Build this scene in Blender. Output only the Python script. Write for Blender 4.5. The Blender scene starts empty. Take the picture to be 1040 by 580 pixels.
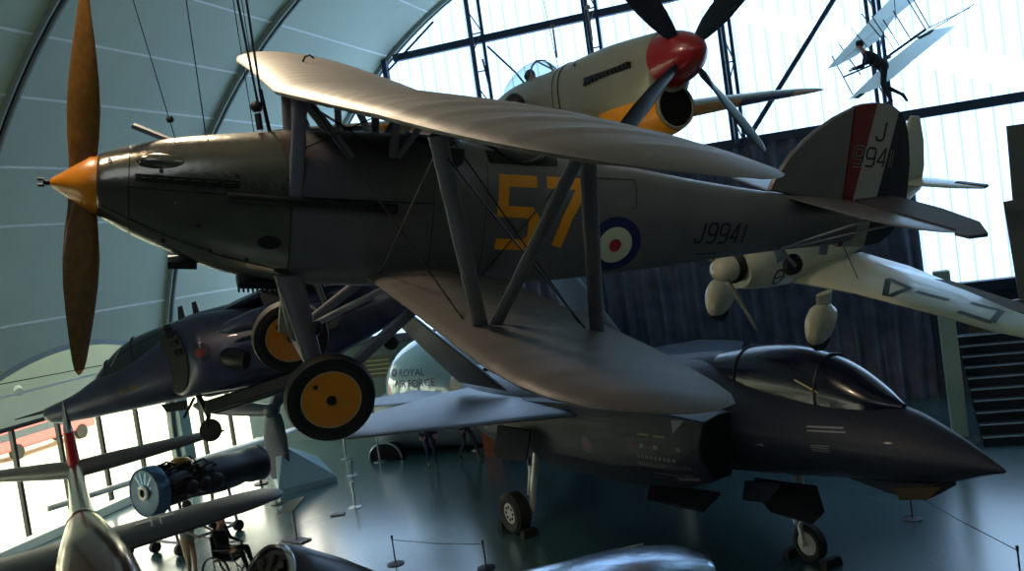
import bpy, bmesh, math, random
from mathutils import Vector, Matrix
from mathutils.bvhtree import BVHTree
random.seed(7)
S = bpy.context.scene
COL = S.collection
R = math.radians

# ---------------------------------------------------------------- camera
F = 960.0; CAMZ = 6.0
AZ, ROLL, PITCH = R(-19.3), R(8.2), R(-3.1)
CPOS = Vector((0, 0, CAMZ))
fwd = Vector((math.sin(AZ)*math.cos(PITCH), math.cos(AZ)*math.cos(PITCH), math.sin(PITCH)))
rt0 = Vector((math.cos(AZ), -math.sin(AZ), 0)); up0 = rt0.cross(fwd)
rt = rt0*math.cos(ROLL) - up0*math.sin(ROLL)
up = rt0*math.sin(ROLL) + up0*math.cos(ROLL)
cam = bpy.data.cameras.new('camera'); cam.sensor_width = 36; cam.lens = F/1040*36; cam.clip_end = 500
camo = bpy.data.objects.new('camera', cam); COL.objects.link(camo)
M = Matrix((rt, up, -fwd)).transposed().to_4x4(); M.translation = CPOS
camo.matrix_world = M
S.camera = camo
# planning rays: pixel of the photograph -> world point at a known height / depth / wall
def ray(x, y): return rt*((x-520)/F) - up*((y-290)/F) + fwd
def atd(x, y, d): return CPOS + ray(x, y)*d
def atz(x, y, z): r = ray(x, y); return CPOS + r*((z-CAMZ)/r.z)
def atY(x, y, Y): r = ray(x, y); return CPOS + r*(Y/r.y)
def atX(x, y, X): r = ray(x, y); return CPOS + r*(X/r.x)

# ---------------------------------------------------------------- materials
def srgb(r, g, b):
    return tuple(((c/255)/12.92 if c/255 <= .04045 else ((c/255+.055)/1.055)**2.4) for c in (r, g, b)) + (1,)
MATS = {}
def mat(name, rgb, rough=.6, metal=0., var=.12, scale=6., bump=0., bscale=40., coat=0., spec=.5, emis=None, estr=0., alpha=None, ior=1.5):
    if name in MATS: return MATS[name]
    m = bpy.data.materials.new(name); m.use_nodes = True
    nt = m.node_tree; b = nt.nodes['Principled BSDF']
    c = srgb(*rgb)
    tc = nt.nodes.new('ShaderNodeTexCoord')
    if var > 0:
        n = nt.nodes.new('ShaderNodeTexNoise'); n.inputs['Scale'].default_value = scale; n.inputs['Detail'].default_value = 6
        nt.links.new(tc.outputs['Object'], n.inputs['Vector'])
        rp = nt.nodes.new('ShaderNodeValToRGB')
        rp.color_ramp.elements[0].position = .3; rp.color_ramp.elements[1].position = .7
        rp.color_ramp.elements[0].color = tuple(v*(1-var) for v in c[:3])+(1,)
        rp.color_ramp.elements[1].color = tuple(min(1, v*(1+var)) for v in c[:3])+(1,)
        nt.links.new(n.outputs['Fac'], rp.inputs['Fac']); nt.links.new(rp.outputs['Color'], b.inputs['Base Color'])
        rr = nt.nodes.new('ShaderNodeMapRange'); rr.inputs['To Min'].default_value = max(0.02, rough*.85); rr.inputs['To Max'].default_value = min(1, rough*1.15)
        nt.links.new(n.outputs['Fac'], rr.inputs['Value']); nt.links.new(rr.outputs['Result'], b.inputs['Roughness'])
    else:
        b.inputs['Base Color'].default_value = c; b.inputs['Roughness'].default_value = rough
    b.inputs['Metallic'].default_value = metal
    b.inputs['Specular IOR Level'].default_value = spec
    b.inputs['Coat Weight'].default_value = coat
    b.inputs['IOR'].default_value = ior
    if bump > 0:
        n2 = nt.nodes.new('ShaderNodeTexNoise'); n2.inputs['Scale'].default_value = bscale; n2.inputs['Detail'].default_value = 3
        nt.links.new(tc.outputs['Object'], n2.inputs['Vector'])
        bp = nt.nodes.new('ShaderNodeBump'); bp.inputs['Strength'].default_value = bump; bp.inputs['Distance'].default_value = .02
        nt.links.new(n2.outputs['Fac'], bp.inputs['Height']); nt.links.new(bp.outputs['Normal'], b.inputs['Normal'])
    if emis:
        b.inputs['Emission Color'].default_value = srgb(*emis); b.inputs['Emission Strength'].default_value = estr
    if alpha is not None: b.inputs['Alpha'].default_value = alpha
    MATS[name] = m
    return m
def glassmat(name, rgb, gloss=.25, rough=.03):
    if name in MATS: return MATS[name]
    m = bpy.data.materials.new(name); m.use_nodes = True; nt = m.node_tree; nt.nodes.clear()
    o = nt.nodes.new('ShaderNodeOutputMaterial'); t = nt.nodes.new('ShaderNodeBsdfTransparent'); g = nt.nodes.new('ShaderNodeBsdfGlossy')
    lw = nt.nodes.new('ShaderNodeLayerWeight'); lw.inputs['Blend'].default_value = .5
    f = nt.nodes.new('ShaderNodeMath'); f.operation = 'POWER'; f.inputs[1].default_value = 5.0; nt.links.new(lw.outputs['Facing'], f.inputs[0])
    mp = nt.nodes.new('ShaderNodeMath'); mp.operation = 'MULTIPLY_ADD'; mp.inputs[1].default_value = .8; mp.inputs[2].default_value = gloss*.2; mp.use_clamp = True
    mx = nt.nodes.new('ShaderNodeMixShader')
    t.inputs['Color'].default_value = srgb(*rgb); g.inputs['Roughness'].default_value = rough
    nt.links.new(f.outputs[0], mp.inputs[0]); nt.links.new(mp.outputs[0], mx.inputs[0])
    nt.links.new(t.outputs[0], mx.inputs[1]); nt.links.new(g.outputs[0], mx.inputs[2]); nt.links.new(mx.outputs[0], o.inputs[0])
    MATS[name] = m; return m

# ---------------------------------------------------------------- mesh builder
class MB:
    def __init__(s): s.v = []; s.f = []; s.m = []
    def add(s, vs, fs, mi=0):
        o = len(s.v); s.v += [Vector(v) for v in vs]; s.f += [tuple(i+o for i in f) for f in fs]; s.m += [mi]*len(fs); return s
    def box(s, c, size, rot=None, mi=0, taper=1.):
        x, y, z = [a/2 for a in size]; c = Vector(c)
        vs = []
        for k in (-1, 1):
            t = 1 if k < 0 else taper
            vs += [Vector((-x*t, -y*t, k*z)), Vector((x*t, -y*t, k*z)), Vector((x*t, y*t, k*z)), Vector((-x*t, y*t, k*z))]
        if rot is not None: vs = [rot @ v for v in vs]
        return s.add([v+c for v in vs], [(3, 2, 1, 0), (4, 5, 6, 7), (0, 1, 5, 4), (1, 2, 6, 5), (2, 3, 7, 6), (3, 0, 4, 7)], mi)
    def bar(s, a, b, w, t, upv=(0, 0, 1), mi=0, w2=None, t2=None):
        a = Vector(a); b = Vector(b); d = (b-a).normalized(); u = Vector(upv); u = (u-d*u.dot(d))
        if u.length < 1e-4: u = d.orthogonal()
        u.normalize(); r = d.cross(u); w2 = w if w2 is None else w2; t2 = t if t2 is None else t2
        vs = []
        for p, ww, tt in ((a, w, t), (b, w2, t2)):
            vs += [p-r*ww/2-u*tt/2, p+r*ww/2-u*tt/2, p+r*ww/2+u*tt/2, p-r*ww/2+u*tt/2]
        return s.add(vs, [(0, 1, 2, 3), (7, 6, 5, 4), (0, 4, 5, 1), (1, 5, 6, 2), (2, 6, 7, 3), (3, 7, 4, 0)], mi)
    def tube(s, pts, rad, n=10, mi=0, cap=True, flat=1., upv=None):
        pts = [Vector(p) for p in pts]
        rad = rad if isinstance(rad, (list, tuple)) else [rad]*len(pts)
        rings = []; u = None
        for i, p in enumerate(pts):
            d = (pts[min(i+1, len(pts)-1)]-pts[max(i-1, 0)]).normalized()
            if u is None:
                u = Vector(upv) if upv else d.orthogonal()
            u = u-d*u.dot(d)
            if u.length < 1e-5: u = d.orthogonal()
            u.normalize(); r = d.cross(u)
            rings.append([p+(u*math.cos(2*math.pi*k/n)+r*math.sin(2*math.pi*k/n)*flat)*rad[i] for k in range(n)])
        return s.loft(rings, mi=mi, cap=cap)
    def loft(s, rings, closed=True, cap=True, mi=0):
        n = len(rings[0]); vs = [v for r in rings for v in r]; fs = []
        for i in range(len(rings)-1):
            for k in range(n if closed else n-1):
                a = i*n+k; b = i*n+(k+1) % n
                fs.append((a, b, b+n, a+n))
        if cap and closed:
            fs.append(tuple(range(n))[::-1]); fs.append(tuple((len(rings)-1)*n+k for k in range(n)))
        return s.add(vs, fs, mi)
    def lathe(s, prof, o=(0, 0, 0), axis=(1, 0, 0), n=32, mi=0, cap=True, squash=None):
        a = Vector(axis).normalized(); u = a.orthogonal().normalized() if abs(a.x) < .9 else Vector((0, 0, 1)); u = (u-a*u.dot(a)).normalized(); w = a.cross(u); o = Vector(o)
        rings = [[o+a*x+(u*math.cos(2*math.pi*k/n)+w*math.sin(2*math.pi*k/n))*max(r, 1e-4) for k in range(n)] for x, r in prof]
        return s.loft(rings, mi=mi, cap=cap)
    def ball(s, c, r, n=16, mi=0):
        if not isinstance(r, (list, tuple)): r = (r, r, r)
        c = Vector(c); rings = []
        for i in range(1, n//2):
            t = math.pi*i/(n//2)
            rings.append([c+Vector((r[0]*math.sin(t)*math.cos(2*math.pi*k/n), r[1]*math.sin(t)*math.sin(2*math.pi*k/n), -r[2]*math.cos(t))) for k in range(n)])
        return s.loft(rings, mi=mi)
    def plate(s, outline, thick, nrm, mi=0, inset=0.):
        """a real plate: outline (world/local points) thickened along nrm"""
        nv = Vector(nrm).normalized()*thick/2; P = [Vector(p) for p in outline]; n = len(P)
        c = sum(P, Vector())/n
        if inset:
            r = [[c+(p-c)*(1-inset)-nv for p in P], [p-nv*.4 for p in P], [p+nv*.4 for p in P], [c+(p-c)*(1-inset)+nv for p in P]]
        else:
            r = [[p-nv for p in P], [p+nv for p in P]]
        return s.loft(r, mi=mi)
    def build(s, name, mats, parent=None, smooth=40, bevel=0.):
        me = bpy.data.meshes.new(name); me.from_pydata([tuple(v) for v in s.v], [], s.f); me.validate()
        bm = bmesh.new(); bm.from_mesh(me); bmesh.ops.recalc_face_normals(bm, faces=bm.faces); bm.to_mesh(me); bm.free()
        mats = mats if isinstance(mats, (list, tuple)) else [mats]
        for m in mats: me.materials.append(m)
        if len(me.polygons) == len(s.m):
            me.polygons.foreach_set('material_index', s.m)
        if smooth:
            me.polygons.foreach_set('use_smooth', [True]*len(me.polygons))
            try: me.set_sharp_from_angle(angle=R(smooth))
            except Exception: pass
        o = bpy.data.objects.new(name, me); COL.objects.link(o)
        if parent: o.parent = parent
        if bevel:
            b = o.modifiers.new('bevel', 'BEVEL'); b.width = bevel; b.segments = 2; b.limit_method = 'ANGLE'
        return o
def tag(o, label, cat, group=None, kind=None):
    o['label'] = label; o['category'] = cat
    if group: o['group'] = group
    if kind: o['kind'] = kind
    return o
def thing(name, loc, label, cat, group=None, hpr=None, scale=1.):
    o = bpy.data.objects.new(name, None); COL.objects.link(o); o.empty_display_size = .2
    m = Matrix.Identity(4)
    if hpr:
        h, p, r = [R(a) for a in hpr]
        m = Matrix.Rotation(h, 4, 'Z') @ Matrix.Rotation(-p, 4, 'Y') @ Matrix.Rotation(r, 4, 'X')
    m = m @ Matrix.Diagonal((scale, scale, scale, 1))
    m.translation = Vector(loc); o.matrix_world = m
    return tag(o, label, cat, group)
def struct(o): o['kind'] = 'structure'; return o
def copy_thing(o, loc, label=None, rotz=None):
    def rec(a, par):
        c = a.copy(); COL.objects.link(c)
        if par: c.parent = par
        for ch in a.children: rec(ch, c)
        return c
    kids = list(o.children); c = rec(o, None); c.location = loc
    if rotz is not None: c.rotation_euler = (0, 0, rotz)
    if label: c['label'] = label
    return c

# aerofoil wing: stations (span y, x leading edge, x trailing edge, z, thickness ratio); local x forward
def wing_rings(st, n=12, camber=.02, ax='y'):
    rings = []
    for y, le, te, z, t in st:
        c = le-te; ring = []
        def pt(s_, sign):
            yt = 5*t*c*(.2969*math.sqrt(s_)-.126*s_-.3516*s_**2+.2843*s_**3-.1015*s_**4)
            cm = camber*c*4*s_*(1-s_)
            zz = cm+sign*yt
            return (le-s_*c, y, z+zz) if ax == 'y' else (le-s_*c, z+zz, y)
        for k in range(n+1): ring.append(pt((1-math.cos(math.pi*k/n))/2, 1))
        for k in range(n-1, 0, -1): ring.append(pt((1-math.cos(math.pi*k/n))/2, -1))
        rings.append([Vector(p) for p in ring])
    return rings
def interp(tab, x):
    if x <= tab[0][0]: return tab[0][1:]
    for a, b in zip(tab, tab[1:]):
        if x <= b[0]:
            t = (x-a[0])/(b[0]-a[0]); t = t
            return tuple(p+(q-p)*t for p, q in zip(a[1:], b[1:]))
    return tab[-1][1:]
def smooth_tab(tab, n):
    """Catmull-Rom resampled table"""
    out = []; m = len(tab)
    for i in range(m-1):
        p0 = tab[max(i-1, 0)]; p1 = tab[i]; p2 = tab[i+1]; p3 = tab[min(i+2, m-1)]
        for k in range(n):
            t = k/n
            out.append(tuple(.5*((2*b)+(-a+c)*t+(2*a-5*b+4*c-d)*t*t+(-a+3*b-3*c+d)*t**3) for a, b, c, d in zip(p0, p1, p2, p3)))
    out.append(tab[-1]); return out
# fuselage sections: (x, top, bottom, half width, exponent, z of widest)
def body_rings(tab, n=40, sub=4, yc=0.):
    rings = []
    for x, top, bot, hw, e, zc in smooth_tab(tab, sub):
        r = []
        for k in range(n):
            a = 2*math.pi*k/n; c, s_ = math.cos(a), math.sin(a)
            y = math.copysign(abs(c)**(2/e), c)*hw
            z = math.copysign(abs(s_)**(2/e), s_)
            z = zc+z*((top-zc) if z > 0 else (zc-bot))
            r.append(Vector((x, yc+y, z)))
        rings.append(r)
    return rings
# decals: 2D polygons -> laid on a mesh by casting rays in its local space
def bvh_of(o):
    me = o.data; return BVHTree.FromPolygons([v.co for v in me.vertices], [p.vertices for p in me.polygons])
def gridcut(bm, step):
    xs = [v.co.x for v in bm.verts]; ys = [v.co.y for v in bm.verts]
    for lo, hi, nrm in ((min(xs), max(xs), (1, 0, 0)), (min(ys), max(ys), (0, 1, 0))):
        k = math.ceil(lo/step)*step
        while k < hi:
            bmesh.ops.bisect_plane(bm, geom=bm.verts[:]+bm.edges[:]+bm.faces[:], plane_co=Vector(nrm)*k, plane_no=nrm); k += step
def decal(name, polys, m, parent, bvh, o, u, v, d, off=.004, step=.05, label=None):
    """polys: list of 2D outlines in (u,v) metres; o origin, d direction of the cast"""
    bm = bmesh.new()
    for P in polys:
        try: bm.faces.new([bm.verts.new((p[0], p[1], 0)) for p in P])
        except Exception: pass
    gridcut(bm, step)
    o, u, v, d = Vector(o), Vector(u).normalized(), Vector(v).normalized(), Vector(d).normalized()
    dead = []
    for w in bm.verts:
        p = o+u*w.co.x+v*w.co.y
        h = bvh.ray_cast(p-d*3, d, 6)
        if h[0] is None: dead.append(w); continue
        nn = h[1] if h[1].dot(d) < 0 else -h[1]
        w.co = h[0]+nn*off
    bmesh.ops.delete(bm, geom=dead, context='VERTS')
    me = bpy.data.meshes.new(name); bm.to_mesh(me); bm.free(); me.materials.append(m)
    ob = bpy.data.objects.new(name, me); COL.objects.link(ob)
    if parent: ob.parent = parent
    if label: ob['label'] = label
    return ob
def stroke(path, w):
    """thick polyline with mitred joins -> list of quads"""
    P = [Vector((a, b)) for a, b in path]; n = len(P); L = []; Rr = []
    closed = (P[0]-P[-1]).length < 1e-6
    for i in range(n):
        if closed: a = P[i-1] if i > 0 else P[-2]; b = P[i+1] if i < n-1 else P[1]
        else: a = P[max(i-1, 0)]; b = P[min(i+1, n-1)]
        d1 = (P[i]-a); d2 = (b-P[i])
        if d1.length < 1e-6: d1 = d2
        if d2.length < 1e-6: d2 = d1
        d1 = d1.normalized(); d2 = d2.normalized()
        n1 = Vector((-d1.y, d1.x)); n2 = Vector((-d2.y, d2.x)); m = (n1+n2)
        m = n1 if m.length < 1e-4 else m.normalized(); k = w/2/max(.35, m.dot(n1))
        L.append(P[i]+m*k); Rr.append(P[i]-m*k)
    return [[L[i], L[i+1], Rr[i+1], Rr[i]] for i in range(n-1)]
GL = {  # blocky stencil-free letter strokes in a 0..1 x 0..1 cell
 '5': [[(1, 1), (0, 1), (0, .56), (.8, .56), (1, .42), (1, .14), (.82, 0), (0, 0)]],
 '7': [[(0, 1), (1, 1), (.45, 0)]],
 'J': [[(.85, 1), (.85, .18), (.66, 0), (.2, 0), (0, .16), (0, .2)]],
 '9': [[(1, .55), (.82, .42), (.18, .42), (0, .56), (0, .84), (.18, 1), (.82, 1), (1, .84), (1, .16), (.82, 0), (.05, 0)]],
 '4': [[(.95, .28), (0, .28), (.66, 1), (.72, 1), (.72, 0)]],
 '1': [[(.5, 1), (.5, 0)]],
 'G': [[(1, .84), (.82, 1), (.18, 1), (0, .84), (0, .16), (.18, 0), (.82, 0), (1, .16), (1, .5), (.55, .5)]],
 'A': [[(0, 0), (.5, 1), (1, 0)], [(.2, .35), (.8, .35)]],
 '-': [[(.1, .5), (.9, .5)]],
 'C': [[(1, 1), (0, 1), (0, 0), (1, 0)]],
}
def word(txt, h, wd, gap, sw, x0=0, y0=0, slant=0):
    out = []; x = x0
    for ch in txt:
        w = wd*(.35 if ch == '1' else 1)
        for st in GL[ch]:
            out += stroke([(x+a*w+slant*b*h, y0+b*h) for a, b in st], sw)
        x += w+gap
    return out
def disc(cx, cy, r, n=40): return [(cx+r*math.cos(2*math.pi*k/n), cy+r*math.sin(2*math.pi*k/n)) for k in range(n)]
def ringpoly(cx, cy, r0, r1, n=40):
    a = disc(cx, cy, r0, n); b = disc(cx, cy, r1, n)
    return [[a[k], b[k], b[(k+1) % n], a[(k+1) % n]] for k in range(n)]
def blade_rings(dirv, axis, radii, chords, betas, thick=.12, o=(0, 0, 0), n=8):
    """propeller blade: dirv radial direction, axis = shaft; beta measured from the shaft direction"""
    e = Vector(dirv).normalized(); a = Vector(axis).normalized(); t = a.cross(e).normalized(); o = Vector(o); rings = []
    for r, c, b in zip(radii, chords, betas):
        cv = a*math.cos(b)+t*math.sin(b); nv = cv.cross(e).normalized()
        th = c*thick if r > radii[1] else c*.5
        rings.append([o+e*r+cv*(c/2*math.cos(2*math.pi*k/(2*n)))+nv*(th/2*math.sin(2*math.pi*k/(2*n))) for k in range(2*n)])
    return rings
def cable(name, a, b, label, r=.009, group=None, m=None, mid=None):
    pts = [a, b] if mid is None else [a]+mid+[b]
    o = MB().tube(pts, r, n=6).build(name, m or MATS['cable'])
    return tag(o, label, 'cable', group)

M_ = {}
M_['silver'] = mat('silver dope', (100, 96, 100), .40, .25, .10, 3, bump=.05, bscale=20)
M_['silver_metal'] = mat('polished cowling metal', (122, 116, 106), .22, .75, .10, 4, bump=.3, bscale=6)
M_['fabric'] = mat('doped wing fabric', (86, 82, 80), .5, .08, .08, 2, bump=.05, bscale=30)
M_['steel'] = mat('painted strut steel', (112, 114, 126), .45, .1, .1, 8)
M_['dark'] = mat('dark metal', (26, 26, 28), .45, .3, .2, 12)
M_['black'] = mat('black matt', (8, 8, 9), .8, 0, .1)
M_['tyre'] = mat('black rubber', (16, 16, 17), .7, 0, .2, 10, bump=.1, bscale=80)
M_['orange'] = mat('orange yellow paint', (214, 128, 12), .35, 0, .08, 5, coat=.3)
M_['wood'] = mat('varnished brown wood', (112, 74, 20), .35, 0, .25, 14, coat=.4)
M_['cable'] = mat('cable', (22, 24, 26), .5, .6, .1)
M_['white'] = mat('white paint', (205, 208, 205), .35, 0, .06, 3, coat=.2)
M_['red'] = mat('red paint', (132, 14, 22), .3, 0, .08, 5, coat=.4)
M_['blue'] = mat('roundel blue', (14, 24, 84), .5, 0, .05)
M_['cream'] = mat('roundel cream', (200, 196, 172), .5, 0, .05)
M_['rred'] = mat('roundel red', (170, 22, 40), .5, 0, .05)
# ================================================================ SETTING
GY = 28.0                   # the glazed end wall
CX, CZ, RV = -4.72, 1.6, 13.27   # barrel vault circle
m_vault = mat('vault panels', (196, 210, 192), .6, 0, .05, .6)
m_rib = mat('vault rib steel', (150, 162, 156), .5, .1, .06)
m_ribd = mat('vault rib gap', (20, 26, 28), .6, 0, .05)
m_seam = mat('vault seam strip', (250, 252, 250), .5, 0, .03)
m_wall = mat('pale plaster', (196, 206, 198), .7, 0, .04, 1)
m_beam = mat('blue grey steel beam', (34, 48, 72), .5, .3, .08, 4)
m_darkwall = mat('dark hall finish', (58, 64, 80), .8, 0, .15, 1)
# floor
def floor_mat():
    m = bpy.data.materials.new('polished grey green floor'); m.use_nodes = True; nt = m.node_tree; b = nt.nodes['Principled BSDF']
    tc = nt.nodes.new('ShaderNodeTexCoord'); n = nt.nodes.new('ShaderNodeTexNoise'); n.inputs['Scale'].default_value = .2; n.inputs['Detail'].default_value = 1
    nt.links.new(tc.outputs['Object'], n.inputs['Vector'])
    rp = nt.nodes.new('ShaderNodeValToRGB'); rp.color_ramp.elements[0].position = .35; rp.color_ramp.elements[1].position = .7
    rp.color_ramp.elements[0].color = srgb(54, 88, 94); rp.color_ramp.elements[1].color = srgb(62, 98, 102)
    nt.links.new(n.outputs['Fac'], rp.inputs['Fac']); nt.links.new(rp.outputs['Color'], b.inputs['Base Color'])
    n2 = nt.nodes.new('ShaderNodeTexNoise'); n2.inputs['Scale'].default_value = .5; n2.inputs['Detail'].default_value = 0
    nt.links.new(tc.outputs['Object'], n2.inputs['Vector'])
    mr = nt.nodes.new('ShaderNodeMapRange'); mr.inputs['To Min'].default_value = .2; mr.inputs['To Max'].default_value = .3
    nt.links.new(n2.outputs['Fac'], mr.inputs['Value']); nt.links.new(mr.outputs['Result'], b.inputs['Roughness'])
    n3 = nt.nodes.new('ShaderNodeTexNoise'); n3.inputs['Scale'].default_value = 1.6; n3.inputs['Detail'].default_value = 0
    nt.links.new(tc.outputs['Object'], n3.inputs['Vector'])
    bp = nt.nodes.new('ShaderNodeBump'); bp.inputs['Strength'].default_value = .2; bp.inputs['Distance'].default_value = .012
    nt.links.new(n3.outputs['Fac'], bp.inputs['Height']); nt.links.new(bp.outputs['Normal'], b.inputs['Normal'])
    b.inputs['IOR'].default_value = 1.7; b.inputs['Specular IOR Level'].default_value = .7; b.inputs['Coat Weight'].default_value = .9; b.inputs['Coat Roughness'].default_value = .2
    return m
struct(MB().box((-5.5, 9, -.1), (30, 39, .2)).build('floor', floor_mat()))
# vault skin with arched openings along its left foot, built as one shell
def vp(a, Y, r=RV): return Vector((CX+r*math.cos(a), Y, CZ+r*math.sin(a)))
RIBS = [1.5, 8.1, 14.7, 21.3, GY-.15]
def foot(Y):   # height at which the left side of the vault stops
    for a, b in zip(RIBS, RIBS[1:]):
        if a <= Y <= b:
            c = (a+b)/2; return max(3.2, 4.85-.08*(Y-c)**2) if Y > 1 else 3
    return 4.0
Ys = [-10+i*.475 for i in range(81)]; Ys[-1] = GY
rings = []
for Y in Ys:
    zf = foot(Y); a0 = math.pi-math.asin((zf-CZ)/RV); a1 = math.asin((0-CZ)/RV) if False else 0.02
    rings.append([vp(a0+(a1-a0)*k/40, Y) for k in range(41)])
mb = MB(); n = 41
vs = [v for r in rings for v in r]; vs2 = [v+(v-Vector((CX, v.y, CZ))).normalized()*.25 for v in vs]
fs = []; L = len(vs)
for i in range(len(rings)-1):
    for k in range(n-1):
        a = i*n+k; fs += [(a, a+1, a+n+1, a+n), (L+a, L+a+n, L+a+n+1, L+a+1)]
    a = i*n; fs.append((a, a+n, L+a+n, L+a))
mb.add(vs+vs2, fs)
struct(mb.build('ceiling', m_vault, smooth=30))
# ribs (two steel flanges with a dark gap)
for i, Y in enumerate(RIBS):
    mb = MB()
    for dy, w, pr, mi in ((-.095, .05, .14, 0), (.095, .05, .14, 0), (0, .15, .05, 1)):
        rr = []
        for k in range(61):
            a = R(184)-(R(184)-R(2))*k/60
            rr.append([vp(a, Y+dy-w/2, RV-.001), vp(a, Y+dy+w/2, RV-.001), vp(a, Y+dy+w/2, RV-pr), vp(a, Y+dy-w/2, RV-pr)])
        mb.loft(rr, mi=mi)
    struct(mb.build('trim_%d' % (i+1), [m_rib, m_ribd], smooth=30))
# seam strips along the vault
mb = MB()
for q in (-1.55, -2.08, -2.75, -3.65, -5.6, -9.8, 40, 9):
    # where the line of sight with this X/Z ratio from the balcony meets the vault
    dx, dz = (-1, -1/q) if q > 0 else (-1, -1/q)
    lo, hi = 0, 40
    for _ in range(50):
        t = (lo+hi)/2; p = (dx*t-CX, 6+dz*t-CZ)
        if math.hypot(*p) < RV: lo = t
        else: hi = t
    a = math.atan2(6+dz*lo-CZ, dx*lo-CX)
    mb.bar(vp(a, 1.5, RV-.012), vp(a, GY-.3, RV-.012), .05, .02, upv=(math.cos(a), 0, math.sin(a)))
struct(mb.build('trim_9', m_seam, smooth=0))
# arched trim strips over the side openings
mb = MB()
for a, b in zip(RIBS, RIBS[1:]):
    rr = []
    for k in range(31):
        Y = a+.15+(b-a-.3)*k/30; z = foot(Y); an = math.pi-math.asin((z-CZ)/RV)
        p = vp(an, Y, RV-.03); q = vp(an, Y, RV+.28)
        rr.append([p+Vector((0, 0, -.06)), p+Vector((0, 0, .07)), q+Vector((0, 0, .07)), q+Vector((0, 0, -.06))])
    mb.loft(rr)
struct(mb.build('trim_10', m_rib, smooth=30))
# left wall: plaster above a glazed strip
XL = -20.0
mb = MB(); mb.box((XL-.1, 9, 5.0), (.2, 39, 4.0)); mb.box((XL+.9, 9, 6.6), (2.2, 39, .15))
struct(mb.build('wall_left', m_wall, smooth=0))
m_mull = mat('dark window mullion', (30, 32, 34), .5, .3, .05)
m_glass = glassmat('window glass', (250, 252, 246), .2)
mb = MB(); Ym = [13.6, 15.05, 16.5, 17.95, 19.4, 20.85, 22.3, 23.75, 25.2, 26.65, 28.0]+[12.15-1.45*k for k in range(16)]
for Y in Ym: mb.box((XL, Y, 1.5), (.12, .09, 3.0))
mb.box((XL, 9, .06), (.14, 38, .12)); mb.box((XL, 9, 2.97), (.2, 38, .1))
fr = struct(mb.build('window_1', m_mull, smooth=0))
MB().box((XL+.0, 9, 1.5), (.012, 38, 2.9)).build('window_pane', m_glass, fr, smooth=0)
# small round-headed sill / skirting
struct(MB().box((XL+.3, 9, .12), (.35, 38, .24)).build('baseboard_left', m_wall, smooth=0, bevel=.02))
# column inside the left glazing
struct(MB().box(atX(182, 425, -19.2)*1.0+Vector((0, 0, -1.2)), (.45, .45, 6.0)).build('trim_12', mat('teal column paint', (92, 116, 118), .5, 0, .05), smooth=0, bevel=.02))

# end wall glazing: backlit translucent sheet with fine vertical joints
def glaze_mat():
    m = bpy.data.materials.new('backlit translucent sheet'); m.use_nodes = True; nt = m.node_tree; b = nt.nodes['Principled BSDF']
    tc = nt.nodes.new('ShaderNodeTexCoord'); sp = nt.nodes.new('ShaderNodeSeparateXYZ'); nt.links.new(tc.outputs['Object'], sp.inputs[0])
    def math_(op, a, b_=None):
        q = nt.nodes.new('ShaderNodeMath'); q.operation = op
        for i, v in enumerate((a, b_)):
            if v is None: continue
            if isinstance(v, (int, float)): q.inputs[i].default_value = v
            else: nt.links.new(v, q.inputs[i])
        return q.outputs[0]
    fx = math_('FRACT', math_('DIVIDE', sp.outputs[0], .42)); d = math_('ABSOLUTE', math_('SUBTRACT', fx, .5))
    line = math_('GREATER_THAN', d, .45)
    fx2 = math_('FRACT', math_('DIVIDE', sp.outputs[0], .155)); d2 = math_('ABSOLUTE', math_('SUBTRACT', fx2, .5)); l2 = math_('MULTIPLY', math_('GREATER_THAN', d2, .42), .10)
    n = nt.nodes.new('ShaderNodeTexNoise'); n.inputs['Scale'].default_value = .5; nt.links.new(tc.outputs['Object'], n.inputs['Vector'])
    k = math_('SUBTRACT', math_('SUBTRACT', 1.05, math_('MULTIPLY', line, .5)), l2)
    k = math_('MULTIPLY', k, math_('ADD', math_('MULTIPLY', n.outputs['Fac'], .3), .85))
    k = math_('MULTIPLY', k, GLAZE)
    b.inputs['Base Color'].default_value = srgb(200, 215, 225); b.inputs['Roughness'].default_value = .5
    b.inputs['Emission Color'].default_value = (.53, .81, 1.2, 1); nt.links.new(k, b.inputs['Emission Strength'])
    return m
GLAZE = 1.24
m_glz = glaze_mat()
# sheet outline follows the vault; low part only at the left and right of the curtain
def arch_poly(z0, xa, xb, Y):
    pts = [Vector((xa, Y, z0)), Vector((xb, Y, z0))]; k = 40
    for i in range(k+1):
        x = xb+(xa-xb)*i/k; dd = RV*RV-(x-CX)**2
        pts.append(Vector((x, Y, CZ+math.sqrt(max(dd, 0))-.05)))
    return pts
def sheet(name, poly, t=.04):
    o = MB().plate(poly, t, (0, 1, 0)).build(name, m_glz, smooth=0); return struct(o)
sheet('window_2', arch_poly(7.55, CX-11.7, CX+12.3, GY))
XD0, XD1 = -9.75, 2.05
sheet('window_3', [Vector((CX-13.0, GY, 3.3)), Vector((XD0, GY, 3.3)), Vector((XD0, GY, 7.5)), Vector((CX-11.7, GY, 7.5))])
sheet('window_4', [Vector((XD1, GY, 2.85)), Vector((8.2, GY, 2.85)), Vector((7.3, GY, 7.5)), Vector((XD1, GY, 7.5))])
# steelwork of the end wall
mb = MB()
mb.box((-4.7, GY-.35, 12.0), (15.6, .22, .22)); mb.box((-4.7, GY-.3, 7.62), (24.6, .3, .26)); mb.box((5.2, GY-.35, 2.85), (6.4, .4, .3)); mb.box((-13.5, GY-.35, 3.2), (7.6, .3, .25))
mb.box((-12.85, GY-.35, 9.8), (.16, .2, 4.4))
struct(mb.build('trim_13', m_beam, smooth=0, bevel=.01))
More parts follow.
